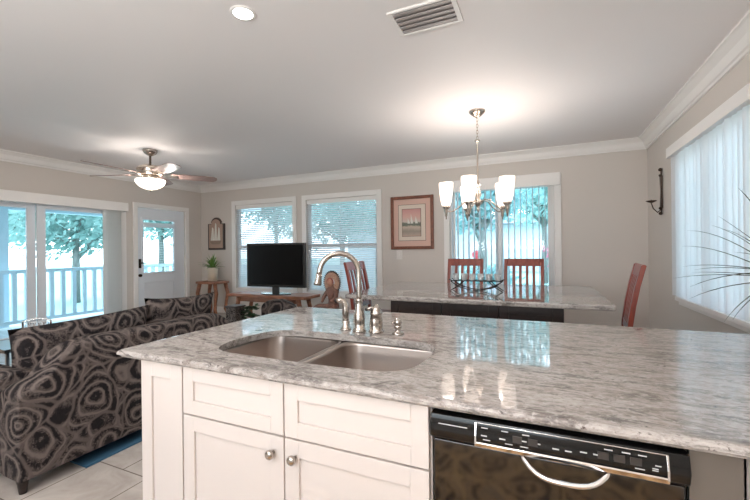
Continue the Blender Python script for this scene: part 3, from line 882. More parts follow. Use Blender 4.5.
tag(o, 'swirl patterned back cushion standing higher at the far end of the sofa', 'cushion', 'loose back cushions on the sofa')

o = build('area_rug', B().box(-4.2, -2.655, 1.43, 3.6, .001, .012), BLUE)
tag(o, 'blue area rug showing as a strip under the sofa', 'rug')
o = build('kitchen_rug', B().box(-1.3, .7, -.35, .75, .001, .012), RUGSW)
tag(o, 'brown swirl patterned kitchen rug mirrored in the dishwasher door', 'rug')

# slipper chair in same fabric beyond the sofa
t = thing('slipper_chair', 'small swirl patterned armless chair in front of the television table', 'chair', (-2.66, 3.45, .315))
b = B(); P = []
for k in range(13):
    a = R(180 - 15 * k); P.append((-2.66 + .215 * math.cos(a), .73 + .105 * math.sin(a)))
b.prism([(-2.875, .46)] + P + [(-2.445, .46)], 'y', 3.31, 3.41)
build('backrest', b, SWIRL, t, bevel=.02, seg=3)
build('seat', B().box(-2.875, -2.445, 3.40, 3.78, .40, .56), SWIRL, t, bevel=.03, seg=3)
for (x, y) in ((-2.84, 3.35), (-2.48, 3.35), (-2.84, 3.74), (-2.48, 3.74)): build('leg', B().lathe([(.014, 0), (.022, .10 if y > 3.5 else .16)], (x, y, .315), 12), DKWOOD, t)
scale_about_cam(t, (-3.458, 4.485, 0.000), 1.3)

# patterned pedestal box
t = thing('pedestal_box', 'square dark fretwork pedestal box at the far end of the sofa', 'box', (-3.08, 3.17, .315))
build('body', B().box(-3.175, -3.035, 3.10, 3.24, .315, .75), m_swirl('fretwork', srgb(120, 112, 108), srgb(40, 34, 32), srgb(20, 17, 17), 11), t, bevel=.003)
build('lid', B().box(-3.182, -3.028, 3.092, 3.248, .75, .77), mat('pedestal_lid', srgb(70, 62, 60), .4), t, bevel=.004)
scale_about_cam(t, (-4.004, 4.121, 0.000), 1.3)

# leafy plant near tv table
def leaf_plant(b, c, n, L, wd, droop, up, rnd, seg=7, tilt=(0, 0)):
    for k in range(n):
        a = 2 * PI * k / n + rnd.uniform(-.3, .3); e = rnd.uniform(*up); l = L * rnd.uniform(.65, 1.1)
        hd = Vector((math.cos(a), math.sin(a), 0)); p = Vector(c); v = hd * math.cos(e) + Vector((0, 0, math.sin(e)))
        sd_ = Vector((-hd.y, hd.x, 0)); prev = None
        for i in range(seg + 1):
            u = i / seg; w_ = wd * (math.sin(PI * min(1, u * .9 + .1)) ** .7) + .0004
            x = [b.bm.verts.new(p + sd_ * w_), b.bm.verts.new(p + Vector((0, 0, -w_ * .3))), b.bm.verts.new(p - sd_ * w_)]
            if prev:
                b.bm.faces.new((prev[0], prev[1], x[1], x[0])); b.bm.faces.new((prev[1], prev[2], x[2], x[1]))
            prev = x; v = (v + Vector((0, 0, -droop * u / seg * 2))).normalized(); p = p + v * (l / seg)
    return b
rnd = random.Random(11)
t = thing('potted_ivy', 'low dark green leafy plant beside the fretwork pedestal box', 'plant', (-2.94, 3.23, .315))
build('pot', B().lathe([(.06, 0), (.065, .01), (.083, .285), (.087, .30), (.079, .30), (.074, .27), (0, .26)], (-2.94, 3.23, .315), 20), POTC, t, smooth=True)
b = B()
for k in range(46):
    a = rnd.uniform(0, 2 * PI); r_ = rnd.uniform(.01, .075); z = .63 + rnd.uniform(0, .13)
    leaf_plant(b, (-2.94 + r_ * math.cos(a), 3.23 + r_ * math.sin(a), z), 3, .055, .018, .5, (-.2, .6), rnd, 3)
build('foliage', b, LEAFK, t)
scale_about_cam(t, (-3.822, 4.199, 0.000), 1.3)

# ---------------------------------------------------------------- plant stand with spider plant
PX, PY = -4.58, 4.22
t = thing('plant_stand', 'rustic wooden plant stand with curved legs in the far corner', 'plant stand', (PX, PY, .39))
b = B().prism([(PX - .20, PY - .14), (PX - .1, PY - .16), (PX + .1, PY - .145), (PX + .205, PY - .155), (PX + .21, PY + .13), (PX, PY + .15), (PX - .205, PY + .14)], 'z', .885, .92)
build('top', b, RUST, t, bevel=.006)
for sx_, sy in ((-1, -1), (1, -1), (-1, 1), (1, 1)):
    b = B().tube([(PX + sx_ * .155, PY + sy * .10, .89), (PX + sx_ * .19, PY + sy * .11, .74), (PX + sx_ * .165, PY + sy * .105, .6), (PX + sx_ * .15, PY + sy * .10, .5), (PX + sx_ * .2, PY + sy * .12, .39)], [.03, .027, .022, .024, .026], 10)
    build('leg', b, RUST, t, smooth=True)
scale_about_cam(t, (-6.412, 5.908, 0.000), 1.4)

t = thing('potted_fern', 'small green arching plant in a cream pot on the plant stand', 'plant', (PX, PY, .921))
build('pot', B().lathe([(.06, 0), (.065, .005), (.08, .17), (.086, .19), (.088, .205), (.08, .205), (.075, .18), (0, .175)], (PX, PY, .921), 24), POTC, t, smooth=True)
b = B(); leaf_plant(b, (PX, PY, 1.10), 60, .24, .007, 1.1, (.3, 1.45), rnd); leaf_plant(b, (PX, PY, 1.09), 30, .19, .006, .4, (.9, 1.5), rnd)
build('foliage', b, LEAFG, t)
scale_about_cam(t, (-6.412, 5.908, 0.744), 1.4)

# ---------------------------------------------------------------- television and table
TX0, TX1, TY = -3.96, -2.70, 4.10
t = thing('tv_table', 'rustic live-edge wooden table under the television', 'table', ((TX0 + TX1) / 2, TY, .273))
P = []
for k in range(15):
    u = k / 14; P.append((TX0 + (TX1 - TX0) * u, TY - .20 + .015 * math.sin(7 * u) + .008 * math.sin(23 * u)))
for k in range(15):
    u = 1 - k / 14; P.append((TX0 + (TX1 - TX0) * u, TY + .18 + .014 * math.sin(9 * u + 1)))
build('top', B().prism(P, 'z', .75, .79), RUST, t, bevel=.006)
for (x, y) in ((TX0 + .12, TY - .13), (TX1 - .12, TY - .13), (TX0 + .14, TY + .12), (TX1 - .14, TY + .12)):
    s_ = 1 if x > (TX0 + TX1) / 2 else -1
    build('leg', B().tube([(x - s_ * .02, y, .76), (x, y, .66), (x + s_ * .03, y, .55), (x + s_ * .01, y, .42), (x + s_ * .05, y, .273)], [.034, .03, .026, .024, .028], 10), RUST, t, smooth=True)
build('apron', B().box(TX0 + .12, TX1 - .12, TY - .12, TY - .10, .68, .745), RUST, t, bevel=.004)
scale_about_cam(t, (-4.162, 5.125, 0.000), 1.25)

cx_, ty_ = -3.245, 4.04
t = thing('television', 'black flat screen television standing on the wooden table', 'television', (cx_, ty_, .791))
rot = Matrix.Translation((cx_, ty_, 0)) @ Matrix.Rotation(R(2), 4, 'Z')
def tvb(*a):
    b = B().box(*a); b.bm.transform(rot); return b
hw = .463
b = B().box(-hw, hw, -.02, .03, .885, 1.468).box(-hw + .1, hw - .1, .03, .06, .94, 1.41); b.bm.transform(rot)
build('housing', b, TVFR, t, bevel=.005)
build('screen', tvb(-hw + .028, hw - .028, -.024, -.019, .918, 1.442), SCREEN, t)
build('neck', tvb(-.05, .05, -.012, .012, .80, .90), BLACKM, t)
b = B(); b.prism([(-.24 + .06 * (1 - abs(math.cos(R(30 * k)))) if False else .24 * math.cos(R(30 * k)), .11 * math.sin(R(30 * k))) for k in range(12)], 'z', .7915, .803); b.bm.transform(rot)
build('stand_base', b, BLACKG, t, bevel=.003)
scale_about_cam(t, (-4.056, 5.050, 0.648), 1.25)

# ---------------------------------------------------------------- carved seated figure with feather headdress on a stand
FX, FY = -1.74, 2.95
t = thing('statue_stand', 'small wooden pedestal table under the carved figurine', 'side table', (FX, FY, .315))
build('top', B().lathe([(.17, 0), (.18, .008), (.18, .022), (.17, .03)], (FX, FY, .77), 28), RUST, t, smooth=False)
build('column', B().lathe([(.03, .03), (.022, .12), (.035, .22), (.022, .34), (.03, .455)], (FX, FY, .315), 16), RUST, t, smooth=True)
build('foot', B().lathe([(.15, 0), (.15, .015), (.06, .035), (.03, .04)], (FX, FY, .315), 24), RUST, t)
scale_about_cam(t, (-2.262, 3.835, 0.000), 1.3)

def skin_mesh(name, verts, edges, radii, m, parent, sub=2):
    me = bpy.data.meshes.new(name); me.from_pydata([tuple(Vector(v)) for v in verts], edges, [])
    o = bpy.data.objects.new(name, me); col.objects.link(o); o.parent = parent
    sk = o.modifiers.new('skin', 'SKIN'); me.skin_vertices.new() if not me.skin_vertices else None
    for i, r_ in enumerate(radii):
        r_ = r_ if isinstance(r_, tuple) else (r_, r_)
        me.skin_vertices[0].data[i].radius = r_
    me.skin_vertices[0].data[0].use_root = True
    sk.use_smooth_shade = True
    sb = o.modifiers.new('sub', 'SUBSURF'); sb.levels = sb.render_levels = sub
    me.materials.append(m)
    return o
t = thing('figurine', 'carved brown seated figurine wearing a large feather headdress', 'figurine', (FX, FY, .801), rz=R(-12))
# faces -y / left in the picture ; local coordinates
V = [(0, .02, .045), (0, .02, .10), (0, .01, .16), (0, .0, .205), (0, -.005, .235), (0, -.012, .27),
     (-.05, .0, .195), (-.075, -.03, .14), (-.05, -.08, .10), (.05, .0, .195), (.075, -.03, .14), (.045, -.08, .11),
     (-.04, -.0, .04), (-.11, -.06, .06), (-.16, -.09, .025), (-.19, -.11, .02),
     (.04, .0, .04), (.10, -.08, .055), (.04, -.13, .025), (.0, -.14, .02)]
E = [(0, 1), (1, 2), (2, 3), (3, 4), (4, 5), (3, 6), (6, 7), (7, 8), (3, 9), (9, 10), (10, 11), (0, 12), (12, 13), (13, 14), (14, 15), (0, 16), (16, 17), (17, 18), (18, 19)]
Rr = [.05, .045, .05, .03, .02, .034, .024, .019, .014, .024, .019, .014, .036, .028, .020, .016, .036, .028, .020, .016]
skin_mesh('body', V, E, Rr, CARV, t)
b = B()
b.sphere((0, -.02, .272), .032, .9, 1, 1.2); b.sphere((0, -.054, .268), .008, .7, 1, 1.3); b.sphere((-.012, -.048, .28), .005); b.sphere((.012, -.048, .28), .005); b.box(-.012, .012, -.052, -.046, .250, .253)
build('face', b, mat('carved_face', srgb(168, 124, 104), .55), t, smooth=True, local=True)
b = B()
for ring, (L0, yo) in enumerate(((.095, .0), (.082, -.010))):
    for k in range(25):
        a = R(-62 + 304 * k / 24 - 0) ; a = R(90 - 130 + 260 * k / 24)
        cxx, czz = math.cos(a), math.sin(a)
        r0, r1 = .036, L0 + (.006 if k % 2 else 0)
        tx, tz = -czz, cxx
        pts = []
        for (rr_, w_) in ((r0, .004), ((r0 + r1) / 2, .009), (r1 - .01, .009), (r1, .002)):
            pts.append((rr_, w_))
        out = [(cxx * r_ + tx * w_, czz * r_ + tz * w_) for r_, w_ in pts] + [(cxx * r_ - tx * w_, czz * r_ - tz * w_) for r_, w_ in pts[::-1]]
        b.prism([(x, z + .275) for x, z in out], 'y', yo + .002 * (k % 2), yo + .006 + .002 * (k % 2))
build('feather_headdress', b, CARVF, t, local=True)
b = B()
for k in range(25):
    a = R(90 - 130 + 260 * k / 24); c2_, s2_ = math.cos(a), math.sin(a)
    b.prism([(c2_ * .092 - s2_ * .007, s2_ * .092 + c2_ * .007 + .275), (c2_ * .108, s2_ * .108 + .275), (c2_ * .092 + s2_ * .007, s2_ * .092 - c2_ * .007 + .275)], 'y', -.004, .009)
build('feather_tips', b, mat('feather_tip_dark', srgb(52, 34, 28), .6), t, local=True)
b = B()
for k in range(20):
    a = R(0 + 180 * k / 19); b.sphere((.037 * math.cos(a), -.024, .275 + .037 * math.sin(a)), .006, u=8, v=6)
build('headband', b, mat('headband_red', srgb(140, 60, 48), .6), t, smooth=True, local=True)
b = B().prism([(-.20, -.17), (.14, -.17), (.15, .10), (-.12, .11)], 'z', 0.0, .02)
build('plinth', b, CARV, t, local=True, bevel=.006)
scale_about_cam(t, (-2.262, 3.835, 0.632), 1.3)

# ---------------------------------------------------------------- wall pieces
YP, XP, HP = 4.505, .965, 2.44   # planes the wall and ceiling pieces are drawn against before they are scaled about the camera
def yq(t_, name, x0, x1, z0, z1, ya, yb, m, **k): return build(name, B().box(x0, x1, ya, yb, z0, z1), m, t_, **k)
x0, x1, z0, z1 = -1.765, -1.205, 1.368, 2.035
t = thing('framed_picture', 'wood framed print of sailboats in a pink double mat', 'picture', ((x0 + x1) / 2, YP, z0))
fw = .038
b = B()
for (a, c, e, f) in ((x0, x0 + fw, z0, z1), (x1 - fw, x1, z0, z1), (x0 + fw, x1 - fw, z0, z0 + fw), (x0 + fw, x1 - fw, z1 - fw, z1)): b.box(a, c, YP - .03, YP, e, f)
build('frame', b, FRAMEW, t, bevel=.006)
yq(t, 'outer_mat', x0 + fw, x1 - fw, z0 + fw, z1 - fw, YP - .012, YP, PINKM)
yq(t, 'mat_border', x0 + .10, x1 - .10, z0 + .105, z1 - .105, YP - .014, YP - .012, LINE)
yq(t, 'inner_mat', x0 + .106, x1 - .106, z0 + .111, z1 - .111, YP - .0155, YP - .014, IVORY)
px0, px1, pz0, pz1 = x0 + .155, x1 - .165, z0 + .165, z1 - .165
yq(t, 'print_border', px0 - .006, px1 + .006, pz0 - .006, pz1 + .006, YP - .0165, YP - .0155, LINE)
m = mat('print', g1(.5), .6); n = N(m); c_ = n.n('ShaderNodeTexCoord'); s3 = n.n('ShaderNodeSeparateXYZ'); n.l(c_.outputs['Generated'], s3.inputs[0])
nz = n.noise(c_.outputs['Generated'], 5, 5, .7, 1)
f_ = n.math('ADD', s3.outputs['Z'], n.math('MULTIPLY', n.math('SUBTRACT', nz, .5), .18))
n.l(n.ramp(f_, [(.0, srgb(186, 160, 146)), (.18, srgb(150, 140, 126)), (.34, srgb(196, 176, 160)), (.40, srgb(96, 104, 92)), (.50, srgb(120, 124, 110)), (.54, srgb(206, 190, 180)), (.72, srgb(214, 170, 160)), (1, srgb(196, 142, 136))]), n.b.inputs['Base Color'])
yq(t, 'print', px0, px1, pz0, pz1, YP - .018, YP - .0165, m)
b = B()
for (x, z, h) in ((-1.50, 1.69, .12), (-1.44, 1.69, .09), (-1.54, 1.69, .07)):
    b.prism([(x, z), (x + .035, z), (x + .004, z + h)], 'y', YP - .0195, YP - .018)
build('sail', b, PALESAIL, t)
scale_about_cam(t, (-2.079, 6.307, 1.370), 1.4)

X0, X1, Z0, Z1 = -4.95, -4.60, 1.395, 1.915
xm_ = (X0 + X1) / 2
t = thing('ship_plaque', 'arched wooden wall plaque with a pale relief sailing ship', 'wall plaque', (xm_, YP, Z0))
def arch(ins, sh=.10):
    P = [(X0 + ins, Z0 + ins), (X1 - ins, Z0 + ins), (X1 - ins, Z1 - sh - ins * .3), (X1 - .085, Z1 - sh - ins * .3)]
    for k in range(9):
        a = R(20 + 140 * k / 8); P.append((xm_ + (.115 - ins * .6) * math.cos(a), Z1 - .115 + (.115 - ins) * math.sin(a)))
    P += [(X0 + .085, Z1 - sh - ins * .3), (X0 + ins, Z1 - sh - ins * .3)]
    return P
build('frame', B().prism(arch(0), 'y', YP - .028, YP), mat('plaque_dark', srgb(62, 48, 42), .4), t, bevel=.004)
build('panel', B().prism(arch(.03), 'y', YP - .034, YP - .028), mat('plaque_tan', srgb(176, 148, 132), .5), t)
b = B()
for (xa, xb, za, zb) in ((-.10, -.035, .15, .36), (-.028, .030, .15, .43), (.038, .10, .15, .36)):
    b.prism([(xm_ + xa, Z0 + za), (xm_ + xb, Z0 + za), (xm_ + xb - .01, Z0 + zb - .02), (xm_ + (xa + xb) / 2, Z0 + zb)], 'y', YP - .044, YP - .034)
build('sail', b, PALESAIL, t, bevel=.003)
b = B().prism([(xm_ - .12, Z0 + .14), (xm_ + .13, Z0 + .145), (xm_ + .08, Z0 + .09), (xm_ - .07, Z0 + .09)], 'y', YP - .05, YP - .034)
build('hull', b, mat('plaque_hull', srgb(150, 128, 112), .5), t, bevel=.003)
scale_about_cam(t, (-6.685, 6.307, 1.407), 1.4)

t = thing('light_switch', 'small white switch plate on the wall below the framed picture', 'light switch', (-1.66, YP, 1.235))
yq(t, 'plate', -1.698, -1.622, 1.242, 1.358, YP - .006, YP, PLATE, bevel=.002)
yq(t, 'toggle', -1.666, -1.654, 1.288, 1.312, YP - .014, YP - .006, PLATE, bevel=.001)
scale_about_cam(t, (-2.324, 6.307, 1.183), 1.4)

# iron sconce on the right wall
SYc = 4.0
t = thing('wall_sconce', 'bronze iron candle sconce on the right wall', 'sconce', (XP, SYc, 1.64))
b = B(); b.bar((XP - .012, SYc, 1.66), (XP - .012, SYc, 2.03), .008, .02)
b.tube([(XP - .012, SYc + .03, 1.70), (XP - .012, SYc + .012, 1.85), (XP - .012, SYc + .03, 1.98)], .005, 6); b.tube([(XP - .012, SYc - .03, 1.70), (XP - .012, SYc - .012, 1.85), (XP - .012, SYc - .03, 1.98)], .005, 6)
build('back_plate', b, IRONB, t)
for z_, r_ in ((2.035, .015), (1.985, .012), (1.655, .015), (1.70, .014)): build('finial', B().sphere((XP - .018, SYc, z_), r_), IRONB, t, smooth=True)
b = B().tube([(XP - .012, SYc, 1.69), (XP - .04, SYc, 1.665), (XP - .07, SYc, 1.70), (XP - .085, SYc, 1.752)], .0045, 8)
build('arm', b, IRONB, t, smooth=True)
build('candle_cup', B().lathe([(.008, 0), (.028, .008), (.042, .018), (.038, .020), (.012, .014), (.008, .02), (0, .03)], (XP - .085, SYc, 1.75), 18), IRONB, t, smooth=True)
scale_about_cam(t, (1.351, 5.600, 1.750), 1.4)

# ---------------------------------------------------------------- chandelier
CX, CYc = -.452, 3.01
t = thing('chandelier', 'five-arm brushed nickel chandelier with frosted glass shades', 'chandelier', (CX, CYc, 1.6))
build('canopy', B().lathe([(.0, HP), (.062, HP - .001), (.062, HP - .010), (.05, HP - .022), (.03, HP - .04), (.012, HP - .05), (.006, HP - .055), (0, HP - .056)], (CX, CYc, 0), 28), WARMNI, t, smooth=True)
b = B()
for k in range(8):
    z = HP - .068 - k * .024; P = []
    for q in range(13):
        a = 2 * PI * q / 12
        o_ = Vector((.007 * math.cos(a), 0, .015 * math.sin(a)))
        if k % 2: o_ = Vector((0, o_.x, o_.z))
        P.append(Vector((CX, CYc, z)) + o_)
    b.tube(P, .0022, 6)
build('chain', b, WARMNI, t)
zs = 2.22
build('stem', B().lathe([(.004, zs), (.016, zs - .004), (.022, zs - .012), (.010, zs - .022), (.0065, zs - .03), (.0065, 1.90), (.012, 1.895), (.014, 1.87), (.02, 1.86), (.012, 1.84), (.024, 1.80), (.026, 1.78), (.012, 1.755), (.03, 1.735), (.032, 1.72), (.016, 1.70), (.010, 1.68), (.014, 1.67), (.004, 1.65), (0, 1.648)], (CX, CYc, 0), 20), WARMNI, t, smooth=True)
for k in range(5):
    a = R(168 + 72 * k + 23.9); c_, s_ = math.cos(a), math.sin(a)
    rad = .245
    P = []
    for (r_, z) in ((.02, 1.725), (.06, 1.745), (.10, 1.735), (.15, 1.69), (.20, 1.66), (rad - .01, 1.665), (rad, 1.68)): P.append((CX + c_ * r_, CYc + s_ * r_, z))
    am = build('arm', B().tube(P, .0055, 8), WARMNI, t, smooth=True)
    ex, ey = CX + c_ * rad, CYc + s_ * rad
    subpart('socket', B().lathe([(0, 1.60), (.005, 1.603), (.006, 1.62), (.012, 1.63), (.012, 1.65), (.020, 1.665), (.018, 1.68), (.030, 1.695), (.032, 1.705), (.0, 1.706)], (ex, ey, 0), 20), WARMNI, am, smooth=True)
    sh = build('lamp_shade', B().lathe([(.028, 1.705), (.036, 1.72), (.045, 1.76), (.051, 1.81), (.055, 1.86), (.056, 1.89), (.054, 1.89), (.049, 1.81), (.043, 1.762), (.034, 1.722), (.0, 1.71)], (ex, ey, 0), 24, cap=False), SHADE, t, smooth=True)
    lamp('chandelier_bulb', 'POINT', (-.633 + 1.4 * c_ * rad, 4.214 + 1.4 * s_ * rad, 2.13), 4.5, (1, .92, .86), .05)
scale_about_cam(t, (-0.633, 4.214, 1.694), 1.4)

# ---------------------------------------------------------------- ceiling fan
FX_, FY_ = -3.749, 2.654
t = thing('ceiling_fan', 'five-blade ceiling fan with lit glass bowl over the living area', 'ceiling fan', (FX_, FY_, 2.0))
build('canopy', B().lathe([(0, HP), (.07, HP - .001), (.07, HP - .015), (.055, HP - .04), (.025, HP - .06), (.013, HP - .065), (0, HP - .066)], (FX_, FY_, 0), 24), WARMNI, t, smooth=True)
build('downrod', B().lathe([(.012, HP - .06), (.012, 2.29), (.03, 2.285), (.03, 2.27), (0, 2.27)], (FX_, FY_, 0), 16), WARMNI, t, smooth=True)
build('motor', B().lathe([(0, 2.285), (.05, 2.282), (.10, 2.265), (.125, 2.245), (.13, 2.225), (.12, 2.21), (.125, 2.195), (.12, 2.175), (.09, 2.16), (.075, 2.15), (.10, 2.14), (.12, 2.13), (.0, 2.128)], (FX_, FY_, 0), 32), WARMNI, t, smooth=True)
build('light_bowl', B().lathe([(.135, 2.13), (.14, 2.12), (.132, 2.09), (.105, 2.055), (.06, 2.03), (.012, 2.018), (0, 2.018)], (FX_, FY_, 0), 32), BOWL, t, smooth=True)
build('finial', B().lathe([(.012, 2.02), (.014, 2.012), (.006, 2.0), (0, 1.998)], (FX_, FY_, 0), 14), WARMNI, t, smooth=True)
for k in range(5):
    a = R(32 + 72 * k + 23.9); M = Matrix.Translation((FX_, FY_, 2.185)) @ Matrix.Rotation(a, 4, 'Z') @ Matrix.Rotation(R(-12), 4, 'X')
    P = [(.19, -.05), (.26, -.06), (.50, -.07), (.62, -.062), (.65, -.03), (.655, 0), (.65, .03), (.62, .062), (.50, .07), (.26, .06), (.19, .05)]
    b = B().prism(P, 'z', -.004, .004); b.bm.transform(M); bl = build('blade', b, BLADE, t)
    b = B().prism([(.10, -.015), (.17, -.018), (.25, -.035), (.27, 0), (.25, .035), (.17, .018), (.10, .015)], 'z', -.010, -.004); b.bm.transform(M); subpart('blade_iron', b, WARMNI, bl)
# four small bulbs around the motor light the ceiling
for k in range(4):
    a = R(45 + 90 * k); lamp('fan_bulb', 'POINT', (-5.249 + .225 * math.cos(a), 3.716 + .225 * math.sin(a), 2.38), 5, (1, .92, .84), .05)
scale_about_cam(t, (-5.249, 3.716, 2.254), 1.4)

# ---------------------------------------------------------------- recessed lights and vent
def downlight(x, y, label):
    t = thing('recessed_light', label, 'ceiling light', (x, y, H - .012), group='recessed ceiling downlights')
    build('trim_ring', B().lathe([(.060, H), (.080, H), (.080, H - .004), (.074, H - .008), (.060, H - .006)], (x, y, 0), 28, cap=False), TRIM, t, smooth=True)
    build('lens', B().lathe([(0, H - .001), (.060, H - .001), (.060, H - .004), (0, H - .005)], (x, y, 0), 28, cap=False), LED, t)
    l = lamp('downlight_beam', 'AREA', (x, y, H - .02), 1, (1, .98, .97), .13, (0, 0, 0), spread=R(150))
    l.data.energy = 5

downlight(-1.711, 1.840, 'round recessed ceiling light, the one above the sink')
for (x, y, lb) in ((-2.3, -.2, 'added fill downlight behind the camera on the left'), (-.2, -.3, 'added fill downlight behind the camera on the right'), (-2.3, -1.5, 'added fill downlight near the kitchen wall on the left'), (-.2, -1.5, 'added fill downlight near the kitchen wall on the right')):
    downlight(x, y, lb)  # unseen downlights added to light the island front and kitchen side
vx0, vx1, vy0, vy1 = -.635, -.325, 1.585, 1.785
vr = R(0)
t = thing('air_vent', 'rectangular white and grey louvred air vent in the ceiling', 'air vent', ((vx0 + vx1) / 2, (vy0 + vy1) / 2, HP - .012))
b = B(); f_ = .022
for (a, c, e, g_) in ((vx0, vx1, vy0, vy0 + .012), (vx0, vx1, vy1 - .012, vy1), (vx0, vx0 + f_, vy0 + .012, vy1 - .012), (vx1 - f_, vx1, vy0 + .012, vy1 - .012)): b.box(a, c, e, g_, HP - .010, HP)
build('frame', b, TRIM, t, bevel=.002)
GREYL = mat('louvre_grey', srgb(168, 160, 158), .5)
build('backing', B().box(vx0 + .02, vx1 - .02, vy0 + .01, vy1 - .01, HP - .003, HP), mat('vent_dark', srgb(150, 144, 142), .7), t)
b = B()
for k in range(5):
    y = vy0 + .018 + k * .0345
    b.prism([(y - .004, HP - .0105), (y + .030, HP - .004), (y + .031, HP - .0055), (y - .003, HP - .012)], 'x', vx0 + f_, vx1 - f_)
build('louvres', b, GREYL, t)
scale_about_cam(t, (-0.672, 2.359, 2.854), 1.4)

# ---------------------------------------------------------------- spiky plant on the island, right edge
DXp, DYp = .83, 1.90
t = thing('dracaena_plant', 'spiky thin-leaved potted dracaena at the right end of the island', 'plant', (DXp, DYp, CT))
build('pot', B().lathe([(.06, 0), (.062, .004), (.078, .10), (.082, .11), (.082, .125), (.074, .125), (.07, .11), (0, .105)], (DXp, DYp, CT + .001), 24), POTT, t, smooth=True)
build('soil', B().lathe([(.07, .10), (.069, .112), (0, .115)], (DXp, DYp, CT), 18), SOIL, t)
build('trunk', B().tube([(DXp, DYp, CT + .11), (DXp + .01, DYp, CT + .2), (DXp, DYp + .01, CT + .3), (DXp, DYp, CT + .36)], [.014, .012, .011, .012], 8), BARK, t, smooth=True)
b = B(); rnd = random.Random(5)
hd0 = CT + .35
def blade(b, base, az, el, L, wd, droop):
    hd = Vector((math.cos(az), math.sin(az), 0)); p = Vector(base); v = hd * math.cos(el) + Vector((0, 0, math.sin(el))); sd_ = Vector((-hd.y, hd.x, .0)); prev = None; seg = 9
    for i in range(seg + 1):
        u = i / seg; w_ = wd * (1 - u) ** .6 + .0003
        x = [b.bm.verts.new(p + sd_ * w_ + Vector((0, 0, w_ * .5))), b.bm.verts.new(p - Vector((0, 0, w_ * .5))), b.bm.verts.new(p - sd_ * w_ + Vector((0, 0, w_ * .5)))]
        if prev:
            b.bm.faces.new((prev[0], prev[1], x[1], x[0])); b.bm.faces.new((prev[1], prev[2], x[2], x[1]))
        prev = x; v = (v + Vector((0, 0, -droop * 2 * u / seg))).normalized(); p = p + v * (L / seg)
for k in range(60):
    az = rnd.uniform(0, 2 * PI); el = rnd.uniform(-.45, 1.35); L = rnd.uniform(.26, .44)
    ex = DXp + math.cos(az) * math.cos(el) * L
    if ex > XR - .09: L = min(L, max(.06, (XR - .1 - DXp) / max(.05, math.cos(az) * math.cos(el))))
    if ex > XR - .09 and L < .1: continue
    blade(b, (DXp, DYp, hd0 + rnd.uniform(-.03, .03)), az, el, L, .0038, rnd.uniform(.1, .7))
build('foliage', b, LEAFD, t)

# ---------------------------------------------------------------- glass side table and silver frame by the porch door
t = thing('side_table', 'glass topped iron side table between sofa and porch door', 'side table', (-4.33, 1.93, .227))
build('top', B().box(-4.62, -4.12, 1.62, 2.18, .545, .557), mat('table_glass', srgb(190, 214, 222), .05, spec=.8), t, bevel=.003)
build('rim', B().box(-4.63, -4.11, 1.61, 1.62, .53, .56).box(-4.63, -4.11, 2.18, 2.19, .53, .56).box(-4.63, -4.62, 1.62, 2.18, .53, .56).box(-4.12, -4.11, 1.62, 2.18, .53, .56), NICKEL, t)
for (x, y) in ((-4.6, 1.64), (-4.14, 1.64), (-4.6, 2.16), (-4.14, 2.16)): build('leg', B().bar((x, y, .227), (x, y, .53), .02, .02), NICKEL, t)
scale_about_cam(t, (-5.196, 2.316, -0.000), 1.2)

t = thing('silver_box', 'ornate openwork silver picture stand seen above the sofa', 'ornament', (-4.33, 1.93, .5605))
b = B()
P0 = Vector((-4.33, 1.93, .568)); dirr = Vector((.60, .80, 0))
for a, c in (((-.10, 0), (-.10, .17)), ((.10, 0), (.10, .17)), ((-.10, .005), (.10, .005)), ((-.10, .10), (.10, .10))):
    b.bar(P0 + dirr * a[0] + Vector((0, 0, a[1])), P0 + dirr * c[0] + Vector((0, 0, c[1])), .014, .014)
P = [P0 + dirr * (-.10 + .2 * k / 12) + Vector((0, 0, .17 + .022 * math.sin(PI * k / 12) + .005 * math.cos(k * PI))) for k in range(13)]
b.tube(P, .008, 8)
build('frame', b, CHROME, t, bevel=.002)
b = B()
for k in range(5):
    c_ = P0 + dirr * (-.07 + .035 * k) + Vector((0, 0, .135)); b.tube([c_ + dirr * (.014 * math.cos(2 * PI * q / 10)) + Vector((0, 0, .025 * math.sin(2 * PI * q / 10))) for q in range(11)], .0035, 6)
build('scrollwork', b, CHROME, t)
scale_about_cam(t, (-5.196, 2.316, 0.397), 1.2)

# ---------------------------------------------------------------- outdoors
struct('ground', B().box(-60, 60, -40, 70, -.5, -.35), GRASS)
struct('porch_deck', B().box(-9.7, XL - T - .002, -2, 8.5, -.2, -.03), DECK)
struct('porch_roof', B().box(-9.9, XL - T - .002, -2, 8.5, 2.50, 2.62), OUTW)
t = thing('porch_beam', 'pale beam along the porch roof edge over the railing', 'beam', (-9.4, 2.2, 2.2))
build('beam', B().box(-9.5, -9.3, -2, 8.5, 2.22, 2.50), OUTW, t)
build('post', B().box(-9.5, -9.32, 3.55, 3.73, -.03, 2.22), OUTW, t)
build('post', B().box(-9.5, -9.32, 8.2, 8.38, -.03, 2.22), OUTW, t)
t = thing('porch_railing', 'pale wooden balustrade of the porch seen through the sliding door', 'railing', (-9.0, 2.2, 0))
build('top_rail', B().box(-9.07, -8.93, -2, 8.4, 1.0, 1.065), OUTW, t, bevel=.005)
build('lower_rail', B().box(-9.04, -8.96, -2, 8.4, .06, .12), OUTW, t)
y = .5
while y < 8.3:
    build('baluster', B().box(-9.03, -8.97, y, y + .07, .12, 1.0), OUTW, t); y += .196

